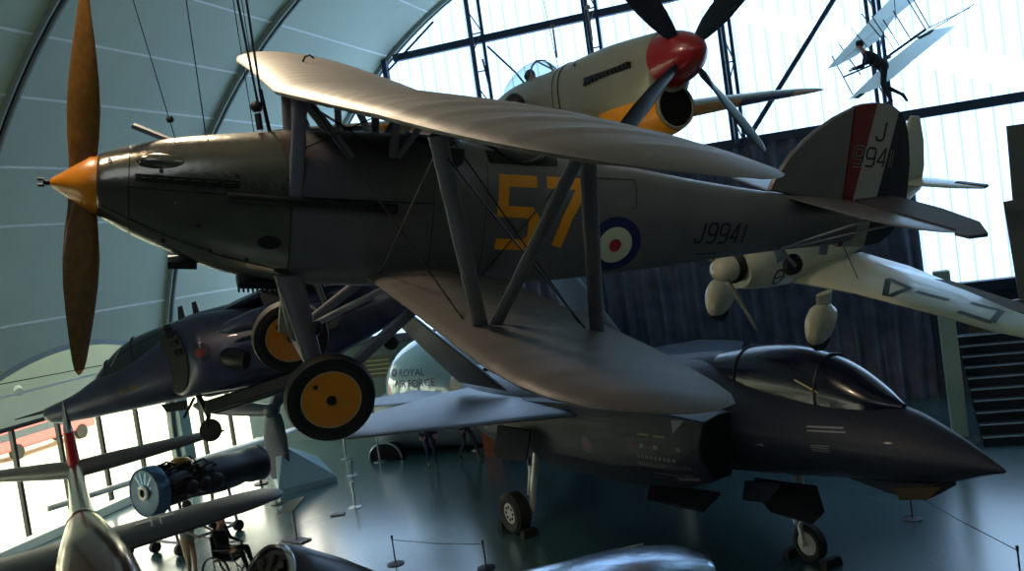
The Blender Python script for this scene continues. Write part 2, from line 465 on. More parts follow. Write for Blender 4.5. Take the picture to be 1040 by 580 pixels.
# mullion trusses
def truss(X0, X1, z0, z1, nm):
    mb = MB(); Y = GY-.4
    for X in (X0, X1): mb.tube([(X, Y, z0), (X, Y, z1)], .055, 8)
    mb.tube([((X0+X1)/2, Y-.45, z0), ((X0+X1)/2, Y-.45, z1)], .055, 8)
    z = z0; s = 0
    while z+1.15 < z1:
        mb.tube([(X0 if s else X1, Y, z), ((X0+X1)/2, Y-.45, z+.58)], .022, 6); mb.tube([((X0+X1)/2, Y-.45, z+.58), (X1 if s else X0, Y, z+1.15)], .022, 6); mb.tube([(X0, Y, z), (X1, Y, z)], .022, 6)
        z += 1.15; s = 1-s
    struct(mb.build(nm, m_beam))
truss(-9.86, -9.45, 7.6, 13.6, 'trim_14'); truss(-6.25, -5.88, 7.6, 14.6, 'trim_15'); truss(-2.48, -2.18, 7.6, 14.5, 'trim_16'); truss(1.4, 1.72, 7.6, 12.9, 'trim_17')
mb = MB(); Y = GY-.45
for a, b in (((495, 47), (524, 74)), ((524, 74), (545, 100)), ((385, 90), (440, 110)), ((394, 72), (440, 22)), ((490, 60), (500, 98))):
    mb.tube([atY(*a, Y), atY(*b, Y)], .035, 6)
struct(mb.build('trim_18', m_beam))
tag(MB().tube([atY(850, -6, 26.6), atY(760, 140, 26.6)], .07, 8).build('brace_rod', m_beam), 'long dark diagonal steel rod crossing the bright end glazing behind the yellow wing tip', 'rod')

# corrugated dark curtain wall under the glazing
def curtain():
    mb = MB(); fr = []; nx = 420
    for i in range(nx+1):
        x = XD0+(XD1-XD0)*i/nx
        ph = (x % .52)/.52
        y = -.16*max(0, math.sin(ph*2*math.pi))-.03*math.sin(x*17)
        fr.append((x, y))
    rows = [0, 1.5, 3, 4.5, 6, 7.5]
    vs = []; fs = []
    for z in rows:
        for x, y in fr: vs.append((x+.02*math.sin(z*1.3+x*3), GY-.35+y, z))
    n = nx+1
    for r in range(len(rows)-1):
        for i in range(nx): fs.append((r*n+i, r*n+i+1, (r+1)*n+i+1, (r+1)*n+i))
    mb.add(vs, fs); mb.box(((XD0+XD1)/2, GY-.1, 3.72), (XD1-XD0, .3, 7.44))
    return mb
o = curtain().build('curtain', mat('dark blue curtain cloth', (84, 90, 114), .75, 0, .35, 2.2, bump=.2, bscale=14), smooth=60)
tag(o, 'dark blue pleated curtain hung across the end wall below the glazing', 'curtain')
struct(MB().box((-14.9, GY-.1, 1.6), (10.3, .3, 3.2)).build('wall_back', mat('grey green panelling', (70, 92, 96), .7, 0, .1, 1), smooth=0))
struct(MB().box((5.2, GY-.1, 1.4), (6.6, .3, 2.8)).build('wall_end', m_darkwall, smooth=0))
# dark back part of the hall behind the balcony, and right side wall
struct(MB().box((-5.5, -10.1, 7.5), (30, .2, 15)).build('wall_front', m_darkwall, smooth=0))
struct(MB().box((9.3, 9, 3), (.2, 39, 6)).build('wall_right', m_darkwall, smooth=0))
# column in front of the curtain
pc = atY(600, 320, 26.6)
struct(MB().box((pc.x, 26.6, 3.2), (.85, .4, 6.4)).build('trim_19', mat('blue column paint', (74, 98, 132), .45, .1, .05), smooth=0, bevel=.03))
# right: pale post, stairs, landing
pp = atY(968, 380, 23.2)
struct(MB().box((pp.x, 23.2, 1.9), (.34, .3, 3.8)).build('trim_20', mat('pale green post paint', (150, 172, 166), .5, 0, .05), smooth=0, bevel=.02))
t = thing('staircase', (4.2, 22.2, 0), 'dark staircase with pale step edges rising beside the pale post at the right', 'staircase')
m_step = mat('dark stair carpet', (24, 30, 42), .8, 0, .1); m_nose = mat('pale step nosing', (130, 148, 156), .4, .3, .05)
for k in range(10):
    MB().box((0, .3*k+.15, .2*k+.1), (3.6, .34, .2)).build('step', m_step, t, smooth=0)
    MB().box((0, .3*k-.02, .2*k+.19), (3.6, .04, .025)).build('nosing', m_nose, t, smooth=0)
o = MB().plate([atY(983, 312, 25.9), atY(1060, 300, 25.9), atY(1060, 350, 25.9), atY(985, 347, 25.9)], .2, (0, 1, 0)).build('landing_panel', mat('brown timber panel', (96, 78, 62), .6, 0, .15), smooth=0)
tag(o, 'brown panel of the upper stair landing above the dark stairs', 'panel')
# right: two hanging grey panels
o = MB().plate([atY(1022, 128, 19), atY(1064, 122, 19), atY(1070, 206, 19), atY(1029, 210, 19)], .06, (0, 1, 0)).build('hanging_panel', mat('grey banner cloth', (78, 84, 86), .7, 0, .08))
tag(o, 'grey hanging panel at the right edge, the upper of two', 'panel')
o = MB().plate([atY(1019, 205, 18.6), atY(1064, 196, 18.6), atY(1078, 298, 18.6), atY(1035, 304, 18.6)], .06, (0, 1, 0)).build('hanging_panel', MATS['grey banner cloth'])
tag(o, 'grey hanging panel at the right edge, the lower of two', 'panel')

# outdoors beyond the left glazing
tag(MB().box((-60, 15, -.35), (79, 120, .3)).build('lawn', mat('pale lawn', (196, 200, 178), .9, 0, .2, .3)), 'pale grass outside the left windows', 'grass', kind='structure')
_b = atX(38, 447, -33.0)
t = thing('parked_van', Vector((_b.x, _b.y, -.2)), 'red vehicle parked outside behind the left windows', 'vehicle', hpr=(90, 0, 0), scale=.62)
mr = mat('bus red', (214, 96, 98), .4, 0, .05)
MB().box((0, 0, 1.9), (8.5, 2.4, 2.6)).build('body', mr, t, bevel=.15)
for zz in (1.6, 2.6): MB().box((0, 0, zz), (8.0, 2.44, .5)).build('window_band', mat('bus glass', (60, 70, 80), .2, 0, .05), t, smooth=0)
for x in (-2.8, 2.8):
    for y in (-1.1, 1.1): MB().lathe([(-.13, .3), (-.15, .5), (.15, .5), (.13, .3)], (x, y, .5), (0, 1, 0), 24).build('wheel', M_['tyre'], t)
# outdoor hedge
mb = MB()
for i in range(420):
    c = Vector((-38+random.uniform(-1.2, 1.2), random.uniform(-10, 60), random.uniform(.2, 2.6))); r = random.uniform(.3, .7)
    mb.ball(c, (r, r, r*.8), 6)
tag(mb.build('hedge', mat('hedge green', (150, 164, 128), .9, 0, .3, 3), smooth=0), 'hedge outside behind the left windows', 'hedge')
# small spotlight on a wire by the left wall
pa, pb = atX(-30, 396, -18.6), atX(104, 371, -18.6)
cable('lighting_wire', pa, pb, 'thin wire by the left wall carrying a small spotlight', .012)
t = thing('spotlight', atX(17, 391, -18.6), 'small spotlight hanging from the thin wire at the left wall', 'lamp')
MB().lathe([(0, .04), (.02, .09), (.22, .11), (.24, .1)], (0, 0, -.08), (.7, -.5, -.3), 16).build('lamp_head', m_wall, t); MB().tube([(0, 0, 0), (0, 0, -.1)], .02).build('bracket', M_['dark'], t)
# ================================================================ SILVER BIPLANE (nose left)
HP = (-5.8718, 6.4129, 6.9196)
hart = thing('biplane', HP, 'large silver biplane hanging in front with an orange spinner and 57 on its side', 'aeroplane', hpr=(218.922, 9.7786, -15.4373))
# fuselage: x, top, bottom, half width, exponent, z of widest
FT = [(-.10, .25, -.26, .25, 2.0, 0), (-.14, .27, -.28, .27, 2.1, 0), (-.35, .34, -.40, .31, 2.2, -.02), (-.65, .42, -.53, .36, 2.4, -.05), (-1.1, .49, -.70, .41, 2.6, -.08), (-1.65, .56, -.79, .44, 2.7, -.1),
      (-2.3, .60, -.81, .45, 2.7, -.1), (-3.0, .61, -.80, .45, 2.6, -.1), (-3.9, .55, -.76, .44, 2.5, -.1), (-5.0, .45, -.63, .40, 2.5, -.08), (-5.9, .35, -.49, .33, 2.4, -.04), (-6.8, .28, -.36, .24, 2.3, 0), (-7.6, .26, -.27, .12, 2.2, 0), (-7.9, .24, -.22, .05, 2, 0)]
fus = MB().loft(body_rings(FT, 48, 5)).build('fuselage', M_['silver'], hart, smooth=50)
fb = bvh_of(fus)
# engine cowling as a slightly larger metal shell over the nose
CT = [(x, t_+.006, b-.006, w+.006, e, z) for x, t_, b, w, e, z in FT if x >= -1.65]
cw = MB().loft(body_rings(CT, 48, 5)).build('engine_cowling', M_['silver_metal'], hart, smooth=50); cb = bvh_of(cw)
SIDE = dict(u=(-1, 0, 0), v=(0, 0, 1), d=(0, -1, 0))
def side_decal(name, polys, m, x=0, z=0, bvh=fb, off=.006, label=None, par=None, step=.05):
    return decal(name, polys, m, par or hart, bvh, (x, 1, z), (-1, 0, 0), (0, 0, 1), (0, -1, 0), off, step, label)
def rect(a, b, c, d): return [(a, c), (b, c), (b, d), (a, d)]
# 57 in orange blocks
d5 = stroke([(.37, .30), (.04, .30), (.04, .02), (.31, .02), (.36, -.04), (.36, -.22), (.30, -.29), (.0, -.29)], .105)
d7 = stroke([(.47, .30), (.85, .30), (.70, -.02), (.62, -.30)], .105)
side_decal('number', d5+d7, mat('number orange', (240, 150, 20), .55, 0, .06), x=-3.52, z=0, label='orange 57 painted on the side')
side_decal('roundel', [disc(0, 0, .285)], M_['blue'], x=-4.77, z=-.27, off=.006)
side_decal('roundel_ring', [disc(0, 0, .185)], M_['cream'], x=-4.77, z=-.27, off=.009)
side_decal('roundel_centre', [disc(0, 0, .065)], M_['rred'], x=-4.77, z=-.27, off=.012)
m_ser = mat('serial black', (14, 14, 18), .5, 0, 0)
side_decal('serial_number', word('J9941', .2, .1, .045, .026, 0, 0, .1), m_ser, x=-5.68, z=-.225, step=.04, label='black J9941 on the rear fuselage')
side_decal('stencil_line', [rect(0, .28, 0, .012)], m_ser, x=-5.74, z=-.36)
# louvre slots, exhaust, panel lines, cowl details
side_decal('louvre_slot', [rect(.40, 1.22, .105, .165)], M_['black'], bvh=cb, off=.004)
mb = MB()
mb.tube([(-1.12, .475, .045), (-1.62, .475, .03)], .035, 10); mb.tube([(-1.62, .475, .03), (-2.56, .48, 0)], .045, 10)
for k in range(6): mb.box((-.48-k*.13, .40+k*.008, .135), (.09, .02, .035), mi=0)
mb.build('exhaust_pipe', M_['dark'], hart)
mb = MB()
for x in (-.33, -1.64):
    hr = [p for p in body_rings([t_ for t_ in CT], 48, 5)]
    rr = min(hr, key=lambda r_: abs(r_[0].x-x)); c = Vector((rr[0].x, 0, -.1))
    mb.tube([c+(p-c)*1.004 for p in rr]+[c+(rr[0]-c)*1.004], .004, 5, cap=False)
mb.build('panel_seam', M_['dark'], hart)
side_decal('panel_line', [rect(.33, 1.64, -.005, .005)], M_['dark'], z=.05, bvh=cb)
side_decal('panel_line', stroke([(.14, -.12), (.6, -.33), (1.1, -.5), (1.64, -.62)], .008), M_['dark'], bvh=cb)
side_decal('panel_line', [rect(1.66, 2.9, -.005, .005)], M_['dark'], z=.06)
side_decal('panel_line', stroke([(4.9, .1), (4.95, .1), (4.95, .36), (4.3, .36)], .008), M_['dark'])
side_decal('panel_line', stroke([(3.4, .42), (3.4, -.6)], .006), M_['dark'])
side_decal('panel_line', stroke([(2.9, -.7), (2.9, .4)], .006), M_['dark'])
side_decal('cowl_port', [ [(a+1.48+0, b-.35) for a, b in [(.16*math.cos(2*math.pi*k/20)*.6, .06*math.sin(2*math.pi*k/20)) for k in range(20)]] ], M_['dark'], bvh=cb)
for x, z in ((.9, -.23), (.62, -.4), (1.0, -.46), (1.3, -.52), (.6, .2), (1.2, .2), (1.62, .2), (.2, .24)):
    side_decal('fastener', [disc(x, z, .018, 10)], M_['dark'], bvh=cb)
# streamlined bulge on upper cowl
MB().ball((-.62, .27, .27), (.22, .07, .07), 16).build('cowl_bulge', M_['silver_metal'], hart)
MB().bar((-.36, -.16, .50), (-.66, -.12, .40), .12, .035).build('cowl_vane', M_['steel'], hart)
# radiator block and small scoops under the nose
MB().box((-.78, .05, -.64), (.24, .26, .06)).build('oil_scoop', M_['dark'], hart)
mb = MB(); mb.box((-1.42, 0, -.80), (.34, .40, .06))
for k in range(9): mb.box((-1.26-k*.04, 0, -.84), (.014, .42, .05))
mb.build('radiator', M_['dark'], hart)
# spinner and propeller
MB().lathe([(-.10, .25), (-.04, .243), (.06, .175), (.18, .088), (.255, .04), (.265, .03)], n=40).build('spinner', M_['orange'], hart, smooth=60)
mb = MB(); mb.tube([(.25, 0, 0), (.32, 0, 0)], .022, 10); mb.box((.335, .0, .025), (.05, .03, .02)); mb.box((.335, 0, -.025), (.05, .03, .02)); mb.build('starter_dog', M_['dark'], hart)
prop = thing('tmp', (0, 0, 0), 'x', 'x'); bpy.data.objects.remove(prop)
rad = [.1, .22, .4, .62, .85, 1.1, 1.32, 1.48, 1.56, 1.6]
ch = [.22, .23, .28, .33, .34, .30, .235, .175, .12, .03]
bt = [R(b) for b in (10, 15, 24, 34, 42, 48, 52, 55, 57, 58)]
for sgn, dv in ((1, (0, -.13, .99)), (-1, (0, .26, -.965))):
    b2 = [x*1. for x in bt]
    rings = blade_rings(dv, (1, 0, 0), rad, ch, b2, .16, o=(.02, 0, 0), n=10)
    fr = MB(); fr.loft(rings[:9]); bl = fr.build('propeller_blade', M_['wood'], hart, smooth=60)
    ft = MB(); ft.loft(rings[8:]+[]); ft.build('blade_tip', M_['orange'], bl)
# wings -----------------------------------------------------------------
def tipfn(y, tab): return interp(tab, y)
UPP = [(0, -1.50, -3.20), (2.5, -1.66, -3.36), (3.55, -1.76, -3.43), (4.2, -1.88, -3.42), (4.6, -2.0, -3.37), (4.9, -2.14, -3.28), (5.15, -2.33, -3.16), (5.32, -2.52, -3.02), (5.42, -2.72, -2.86)]
UPS = [(0, -1.50, -3.20), (2.5, -1.46, -3.18), (3.8, -1.40, -3.14), (4.6, -1.44, -3.1), (5.0, -1.55, -3.0), (5.25, -1.85, -2.9), (5.36, -2.1, -2.6)]
def wing(name, tab, sgn, z0, dih, thick, y0, parent, m, rib=.36, cam_=.035, end=None):
    st = []; y = y0; ymax = tab[-1][0]
    zf = (lambda q: z0+dih*q) if not callable(dih) else dih
    while y <= ymax+1e-6:
        le, te = interp(tab, y); rem = max(0.02, min(1, (ymax-y)/.5)); rf = math.sqrt(1-(1-rem)**2) if rem < 1 else 1
        ph = abs(((y/rib) % 1)-.5)*2   # 1 at ribs
        th = thick*(.15+.85*rf)*(1-.16*(1-ph**5))
        st.append((sgn*y, le, te, zf(y), th)); y += rib/6
    st.append((sgn*ymax, interp(tab, ymax)[0], interp(tab, ymax)[1], zf(ymax), .02))
    return MB().loft(wing_rings(st, 14, cam_)).build(name, m, parent, smooth=60)
wing('upper_wing', UPP, 1, .90, lambda q: .90+.05*min(q, 3.4)+.022*max(0, q-3.4), .10, 0, hart, M_['fabric'])
wing('upper_wing', UPS, -1, .90, .012, .10, 0, hart, M_['fabric'])
LOW = [(.42, -2.34, -3.66), (2.4, -2.34, -3.66), (3.4, -2.33, -3.64), (3.9, -2.34, -3.6), (4.3, -2.38, -3.55), (4.55, -2.46, -3.5), (4.75, -2.6, -3.4), (4.87, -2.82, -3.2), (4.9, -3.0, -3.08)]
wing('lower_wing', LOW, 1, -.69, .12, .11, .42, hart, M_['fabric'])
wing('lower_wing', LOW, -1, -.66, .06, .11, .42, hart, M_['fabric'])
# wing struts (streamline section)
def strut(name, a, b, w=.1, t=.035, m=None, par=None):
    a = Vector(a); b = Vector(b); d = (b-a).normalized(); xx = Vector((1, 0, 0)); xx = (xx-d*xx.dot(d)).normalized(); yy = d.cross(xx); rr = []
    for p in (a, b): rr.append([p+xx*(w/2*math.cos(2*math.pi*k/14))+yy*(t/2*math.sin(2*math.pi*k/14)) for k in range(14)])
    return MB().loft(rr).build(name, m or M_['steel'], par or hart)
strut('interplane_strut', (-1.97, 3.81, 1.03), (-2.61, 3.02, -.34), .10)
strut('interplane_strut', (-2.80, 3.87, 1.0), (-3.39, 3.10, -.33), .10, .04)
strut('interplane_strut', (-2.72, 3.95, 1.0), (-2.66, 3.02, -.33), .09)
strut('interplane_strut', (-1.85, -3.81, .93), (-2.61, -3.02, -.47), .10)
strut('interplane_strut', (-2.70, -3.87, .9), (-3.39, -3.10, -.47), .10)
strut('interplane_strut', (-2.62, -3.8, .9), (-2.66, -3.02, -.47), .09)
for s in (1, -1):
    strut('cabane_strut', (-1.66, .42*s, .9), (-1.7, .36*s, .45), .12, .05)
    strut('cabane_strut', (-1.72, .42*s, .9), (-2.15, .40*s, .42), .07, .04)
    strut('cabane_strut', (-2.5, .52*s, .9), (-2.5, .40*s, .45), .08, .04)
    strut('cabane_strut', (-2.8, .52*s, .9), (-2.55, .40*s, .45), .06, .04)
strut('cabane_strut', (-1.68, .43, .0), (-1.68, .44, .88), .12, .05)
# rigging
mb = MB()
for a, b in (((-2.0, 3.8, 1.0), (-2.45, .45, -.62)), ((-2.8, 3.85, 1.0), (-3.4, .45, -.62)), ((-1.75, .42, .88), (-2.55, 3.0, -.33)), ((-2.8, .5, .88), (-3.35, 3.05, -.33)), ((-1.95, 3.8, 1.0), (-3.38, 3.08, -.34)), ((-2.0, -3.8, .95), (-2.45, -.45, -.66)), ((-1.75, -.42, .88), (-2.55, -3.0, -.47)),
             ((-1.66, .42, .88), (-2.5, .4, .45)), ((-2.5, .5, .9), (-1.7, .38, .45)), ((-1.66, -.42, .88), (-2.5, -.4, .45)), ((-1.7, .4, .86), (-1.9, -.4, .45))):
    mb.tube([a, b], .006, 5)
mb.build('rigging_wire', M_['cable'], hart)
# pitot hook on top of the upper wing
mb = MB(); mb.tube([(-2.05, -2.55, .97), (-2.05, -2.55, 1.08), (-2.07, -2.55, 1.13), (-2.12, -2.55, 1.15), (-2.17, -2.55, 1.12)], .012, 6); mb.build('pitot_hook', M_['dark'], hart)
# cockpit openings with dark coaming and windscreen
def top_decal(name, poly, m, x, bvh=fb, off=.006):
    return decal(name, poly, m, hart, bvh, (x, 0, 2), (-1, 0, 0), (0, 1, 0), (0, 0, -1), off, .05)
for x, rx, ry in ((-2.95, .24, .24), (-3.75, .3, .3)):
    top_decal('cockpit_opening', [[(rx*math.cos(2*math.pi*k/24), ry*math.sin(2*math.pi*k/24)) for k in range(24)]], M_['black'], x)
    mb = MB(); pts = []
    for k in range(25):
        a = 2*math.pi*k/24; px, py = x+rx*math.cos(a), ry*math.sin(a); h = fb.ray_cast(Vector((px, py, 3)), Vector((0, 0, -1)), 5)
        pts.append(h[0]+Vector((0, 0, .01)))
    mb.tube(pts, .022, 8); mb.build('cockpit_coaming', M_['dark'], hart)
MB().plate([(-2.66, -.16, .6), (-2.66, .16, .6), (-2.76, .13, .78), (-2.76, -.13, .78)], .01, (1, 0, .5)).build('windscreen', glassmat('small glass', (200, 210, 215)), hart, smooth=0)
side_decal('cockpit_cutout', [[(0, .12), (.34, .12), (.30, 0), (.22, -.05), (.10, -.05), (.02, 0)]], M_['black'], x=-2.86, z=.42)
side_decal('cockpit_cutout', [[(0, .10), (.75, .08), (.72, 0), (.02, 0)]], M_['black'], x=-3.4, z=.44)
# undercarriage
def tyre(par, o, r, w, name='wheel', mt=M_['orange'], axis=(0, 1, 0), cov=.66):
    wh = MB().lathe([(-w*.3, r*.6), (-w*.5, r*.8), (-w*.42, r*.95), (0, r), (w*.42, r*.95), (w*.5, r*.8), (w*.3, r*.6)], o, axis, 48).build(name, M_['tyre'], par)
    MB().lathe([(-w*.34, 0.001), (-w*.36, r*.2), (-w*.33, r*cov), (w*.33, r*cov), (w*.40, r*.2), (w*.42, .001)], o, axis, 48).build('wheel_disc', mt, wh)
    MB().lathe([(w*.33, r*cov), (w*.36, r*cov), (w*.36, r*(cov-.03)), (w*.33, r*(cov-.03))], o, axis, 48, cap=False).build('wheel_rim', mat('pale rim', (188, 160, 120), .4, .2, .05), wh)
    MB().lathe([(w*.3, r*.12), (w*.5, r*.10), (w*.56, r*.03)], o, axis, 12).build('hub_cap', M_['dark'], wh)
    if r > .3: MB().ball(Vector(o)+Vector((r*.36, w*.40, r*.30)), (.022, .012, .022), 10).build('valve_cap', M_['dark'], wh)
    return wh
for s, o in ((1, (-2.0, .93, -1.585)), (-1, (-1.87, -.95, -1.66))):
    wh = tyre(hart, o, .395, .19, 'main_wheel')
    q = Vector(o)
    mb = MB()
    for xa, xb, w in ((-1.55, -1.95, .17),):
        rr = []
        for p, ww in ((Vector((-1.66, .36*s, -.66)), .26), (Vector((-1.80, .55*s, -1.1)), .2), (q+Vector((.08, -.16*s, .10)), .15)):
            rr.append([p+Vector((ww/2*math.cos(2*math.pi*k/16), .04*math.sin(2*math.pi*k/16), 0)) for k in range(16)])
        mb.loft(rr)
    mb.build('undercarriage_leg', M_['silver'], hart)
    strut('radius_rod', q+Vector((0, -.12*s, .05)), (-2.9, .75*s, -.66), .11, .05)
    strut('bracing_leg', q+Vector((0, -.15*s, .02)), (-1.62, .1*s, -.78), .06, .04)
strut('radius_rod', (-1.87, -.8, -1.6), (-2.6, .3, -.75), .09, .05)
MB().tube([(-1.96, .8, -1.57), (-1.88, -.8, -1.64)], .03, 10).build('axle', M_['steel'], hart)
for s in (1,):
    mb = MB(); mb.lathe([(0, .03), (.02, .045), (.1, .045), (.12, .02)], (-1.9, .62, -1.0), (0, 0, -1), 12); mb.build('damper', M_['dark'], hart)
# tail ------------------------------------------------------------------
FIN = [(-6.68, .30), (-6.72, .42), (-6.86, .67), (-7.02, .86), (-7.17, 1.0), (-7.34, 1.13), (-7.52, 1.23), (-7.58, 1.26), (-7.66, .25), (-7.66, .2)]
def finplate(name, outl, th, m, par): return MB().plate([(x, 0, z) for x, z in outl], th, (0, 1, 0), inset=.04).build(name, m, par, smooth=30)
finplate('fin', FIN, .07, M_['silver'], hart)
RT = [(-7.585, 1.262), (-7.7, 1.30), (-7.85, 1.325), (-7.96, 1.33), (-8.08, 1.31), (-8.18, 1.26), (-8.27, 1.17), (-8.34, 1.06), (-8.40, .9), (-8.46, .7), (-8.50, .45), (-8.52, .25), (-8.48, .06), (-8.40, -.1), (-8.26, -.22), (-8.0, -.27), (-7.7, -.28)]
def clipx(poly, xa, xb, slope=.12):
    """keep the part of the rudder between two slightly raked lines x = xa - slope*(1.3-z)..."""
    bm = bmesh.new(); bm.faces.new([bm.verts.new((x, z, 0)) for x, z in poly])
    for X, sgn in ((xa, 1), (xb, -1)):
        p = Vector((X, 1.3, 0)); nrm = Vector((1, slope, 0))*sgn
        bmesh.ops.bisect_plane(bm, geom=bm.verts[:]+bm.edges[:]+bm.faces[:], plane_co=p, plane_no=nrm, clear_outer=True)
    fs = max(bm.faces, key=lambda f: f.calc_area()); out = [(v.co.x, v.co.y) for v in fs.verts]; bm.free(); return out
rud = [(x, z) for x, z in RT]
base = finplate('rudder', rud, .06, M_['silver'], hart)
# stripes as thin paint layers on both faces, following the rudder outline
for nm, xa, xb, mm in (('rudder_stripe', -7.56, -7.86, mat('rudder red', (104, 16, 26), .5, 0, .05)), ('rudder_stripe', -7.86, -8.17, mat('rudder white', (150, 146, 146), .5, 0, .05)), ('rudder_stripe', -8.17, -8.7, mat('rudder blue', (8, 10, 34), .5, 0, .05))):
    pp_ = clipx(rud, xa, xb, -.07 if False else .07)
    MB().plate([(x, 0, z) for x, z in pp_], .066, (0, 1, 0)).build(nm, mm, base, smooth=0)
def rud_text(txt, h, w, g, sw, x, z, par):
    me_ = MB()
    for q_ in word(txt, h, w, g, sw):
        me_.add([(x-a, .0355, z+b) for a, b in q_], [(0, 1, 2, 3)])
    return me_.build('rudder_lettering', m_ser, par, smooth=0)
m_sero = mat('serial outline', (150, 140, 140), .5, 0, 0)
def rud_out(txt, h, w, g, sw, x, z, par):
    me_ = MB()
    for q_ in word(txt, h, w, g, sw): me_.add([(x-a, .0345, z+b) for a, b in q_], [(0, 1, 2, 3)])
    return me_.build('rudder_lettering_outline', m_sero, par, smooth=0)
rud_out('9941', .2, .115, .045, .036, -7.69, .64, base)
rud_text('J', .2, .12, .03, .026, -7.93, .93, base); rud_text('9941', .2, .115, .045, .024, -7.69, .64, base)
TP = [(0, -6.86, -7.74), (.6, -6.92, -7.74), (1.2, -7.0, -7.74), (1.5, -7.12, -7.74), (1.62, -7.25, -7.74), (1.7, -7.45, -7.72)]
for s in (1, -1):
    wing('tailplane', TP, s, .25, .0, .07, 0, hart, M_['silver'], rib=.3, cam_=0)
mb = MB()
mb.add([(-7.05, 1.62, .29), (-7.3, 1.80, .285), (-7.75, 1.85, .28), (-8.02, 1.45, .275), (-7.95, 1.2, .28), (-7.4, 1.55, .30)], [(0, 1, 2, 3, 4, 5)])
for s in (1, -1):
    MB().plate([(-7.74, s*.12, .26), (-7.74, s*1.62, .25), (-7.62, s*1.72, .245), (-7.68, s*1.84, .24), (-7.9, s*1.84, .27), (-8.12, s*1.5, .32), (-8.2, s*.9, .34), (-8.2, s*.15, .34)], .035, (.18, 0, 1)).build('elevator', mat('dark dope', (66, 64, 74), .5, .1, .06), hart, smooth=0)
strut('tailplane_strut', (-7.25, 1.0, .22), (-6.9, .14, -.3), .045, .025); strut('tailplane_strut', (-7.7, 1.0, .22), (-7.0, .12, -.3), .045, .025)
strut('tailplane_strut', (-7.25, -1.0, .22), (-6.9, -.14, -.3), .045, .025)
# tail wheel
tw = MB().lathe([(-.05, .06), (-.055, .10), (0, .125), (.055, .10), (.05, .06)], (-7.15, .03, -.50), (0, 1, 0), 28).build('tail_wheel', M_['tyre'], hart)
MB().lathe([(-.03, .001), (-.03, .07), (.03, .07), (.04, .001)], (-7.15, .03, -.50), (0, 1, 0), 24).build('wheel_disc', M_['steel'], tw)
mb = MB(); mb.tube([(-6.95, 0, -.3), (-7.05, .08, -.42), (-7.15, .09, -.5)], .022, 8); mb.box((-7.5, .06, -.22), (.10, .03, .3)); mb.build('tail_fork', M_['steel'], hart)
# suspension
def hw(x, y, z): return hart.matrix_world @ Vector((x, y, z))
def up_cable(nm, p, lean_px, label, r=.010):
    q = Vector((p.x+lean_px, p.y, 14.0))
    # stop at the vault
    while math.hypot(q.x-CX, q.z-CZ) > RV: q -= (q-p).normalized()*.1
    return cable(nm, p, q, label, r)
p = hw(-1.40, 0, .56)
mb = MB(); mb.tube([p, p+Vector((0, 0, .14))], .03, 8); mb.ball(p+Vector((0, 0, .2)), .055, 10)
tag(mb.build('shackle', M_['dark']), 'dark lifting shackle on the cowling just ahead of the upper wing', 'shackle')
up_cable('suspension_cable', p+Vector((.02, 0, .2)), -.30, 'steel cable rising from the lifting shackle, the left of the pair', .011)
up_cable('suspension_cable', p+Vector((.04, .03, .2)), .05, 'steel cable rising from the lifting shackle, the right of the pair', .011)
p = hw(-.70, 0, .44); up_cable('suspension_cable', p, -1.1, 'thin slanting wire from the top of the orange nosed cowling to the vault', .004)
mb = MB(); mb.ball(p+Vector((-.02, 0, .16)), .035, 8); tag(mb.build('wire_eye', M_['dark']), 'small eye in the slanting wire above the cowling', 'hook')
p = hw(-.95, -.05, .48); up_cable('suspension_cable', p, .12, 'thin upright wire above the cowling, right of the slanting wire', .005)
p = hw(-1.5, -.1, .5); cable('suspension_cable', p, p+Vector((-.03, 0, .42)), 'short dark cable passing the wing centre struts', .018)
p = hw(-3.6, 0, .9)
# ================================================================ STEALTH JET on the floor (nose right)
m_jet = mat('dark grey jet coating', (34, 39, 56), .58, .03, .08, 2, coat=.04, spec=.4)
m_jet2 = mat('jet panel grey', (70, 78, 92), .42, .1, .06, 3)
jet = thing('stealth_jet', (1.67, 13.42, 0), 'dark grey single-seat stealth jet parked on the floor with its nose to the right', 'jet', hpr=(-40.5, 0, 0))
JT = [(-.0, 2.05, 2.00, .02, 1.6, 2.03), (-.3, 2.24, 1.92, .17, 1.6, 2.06), (-.8, 2.50, 1.76, .40, 1.6, 2.12), (-1.4, 2.74, 1.66, .62, 1.6, 2.2), (-2.2, 2.9, 1.60, .82, 1.6, 2.28), (-3.2, 3.0, 1.50, .98, 1.7, 2.38), (-4.2, 3.12, 1.42, 1.12, 1.8, 2.45),
      (-5.2, 3.36, 1.38, 1.3, 2.0, 2.48), (-6.5, 3.26, 1.36, 1.55, 2.1, 2.45), (-8.5, 3.12, 1.38, 1.8, 2.2, 2.42), (-10.5, 2.98, 1.5, 1.8, 2.3, 2.35), (-12.5, 2.8, 1.6, 1.4, 2.3, 2.3), (-14.0, 2.6, 1.7, .8, 2.1, 2.2)]
jb_ = MB().loft(body_rings(JT, 48, 5)).build('fuselage', m_jet, jet, smooth=60); jbv = bvh_of(jb_)
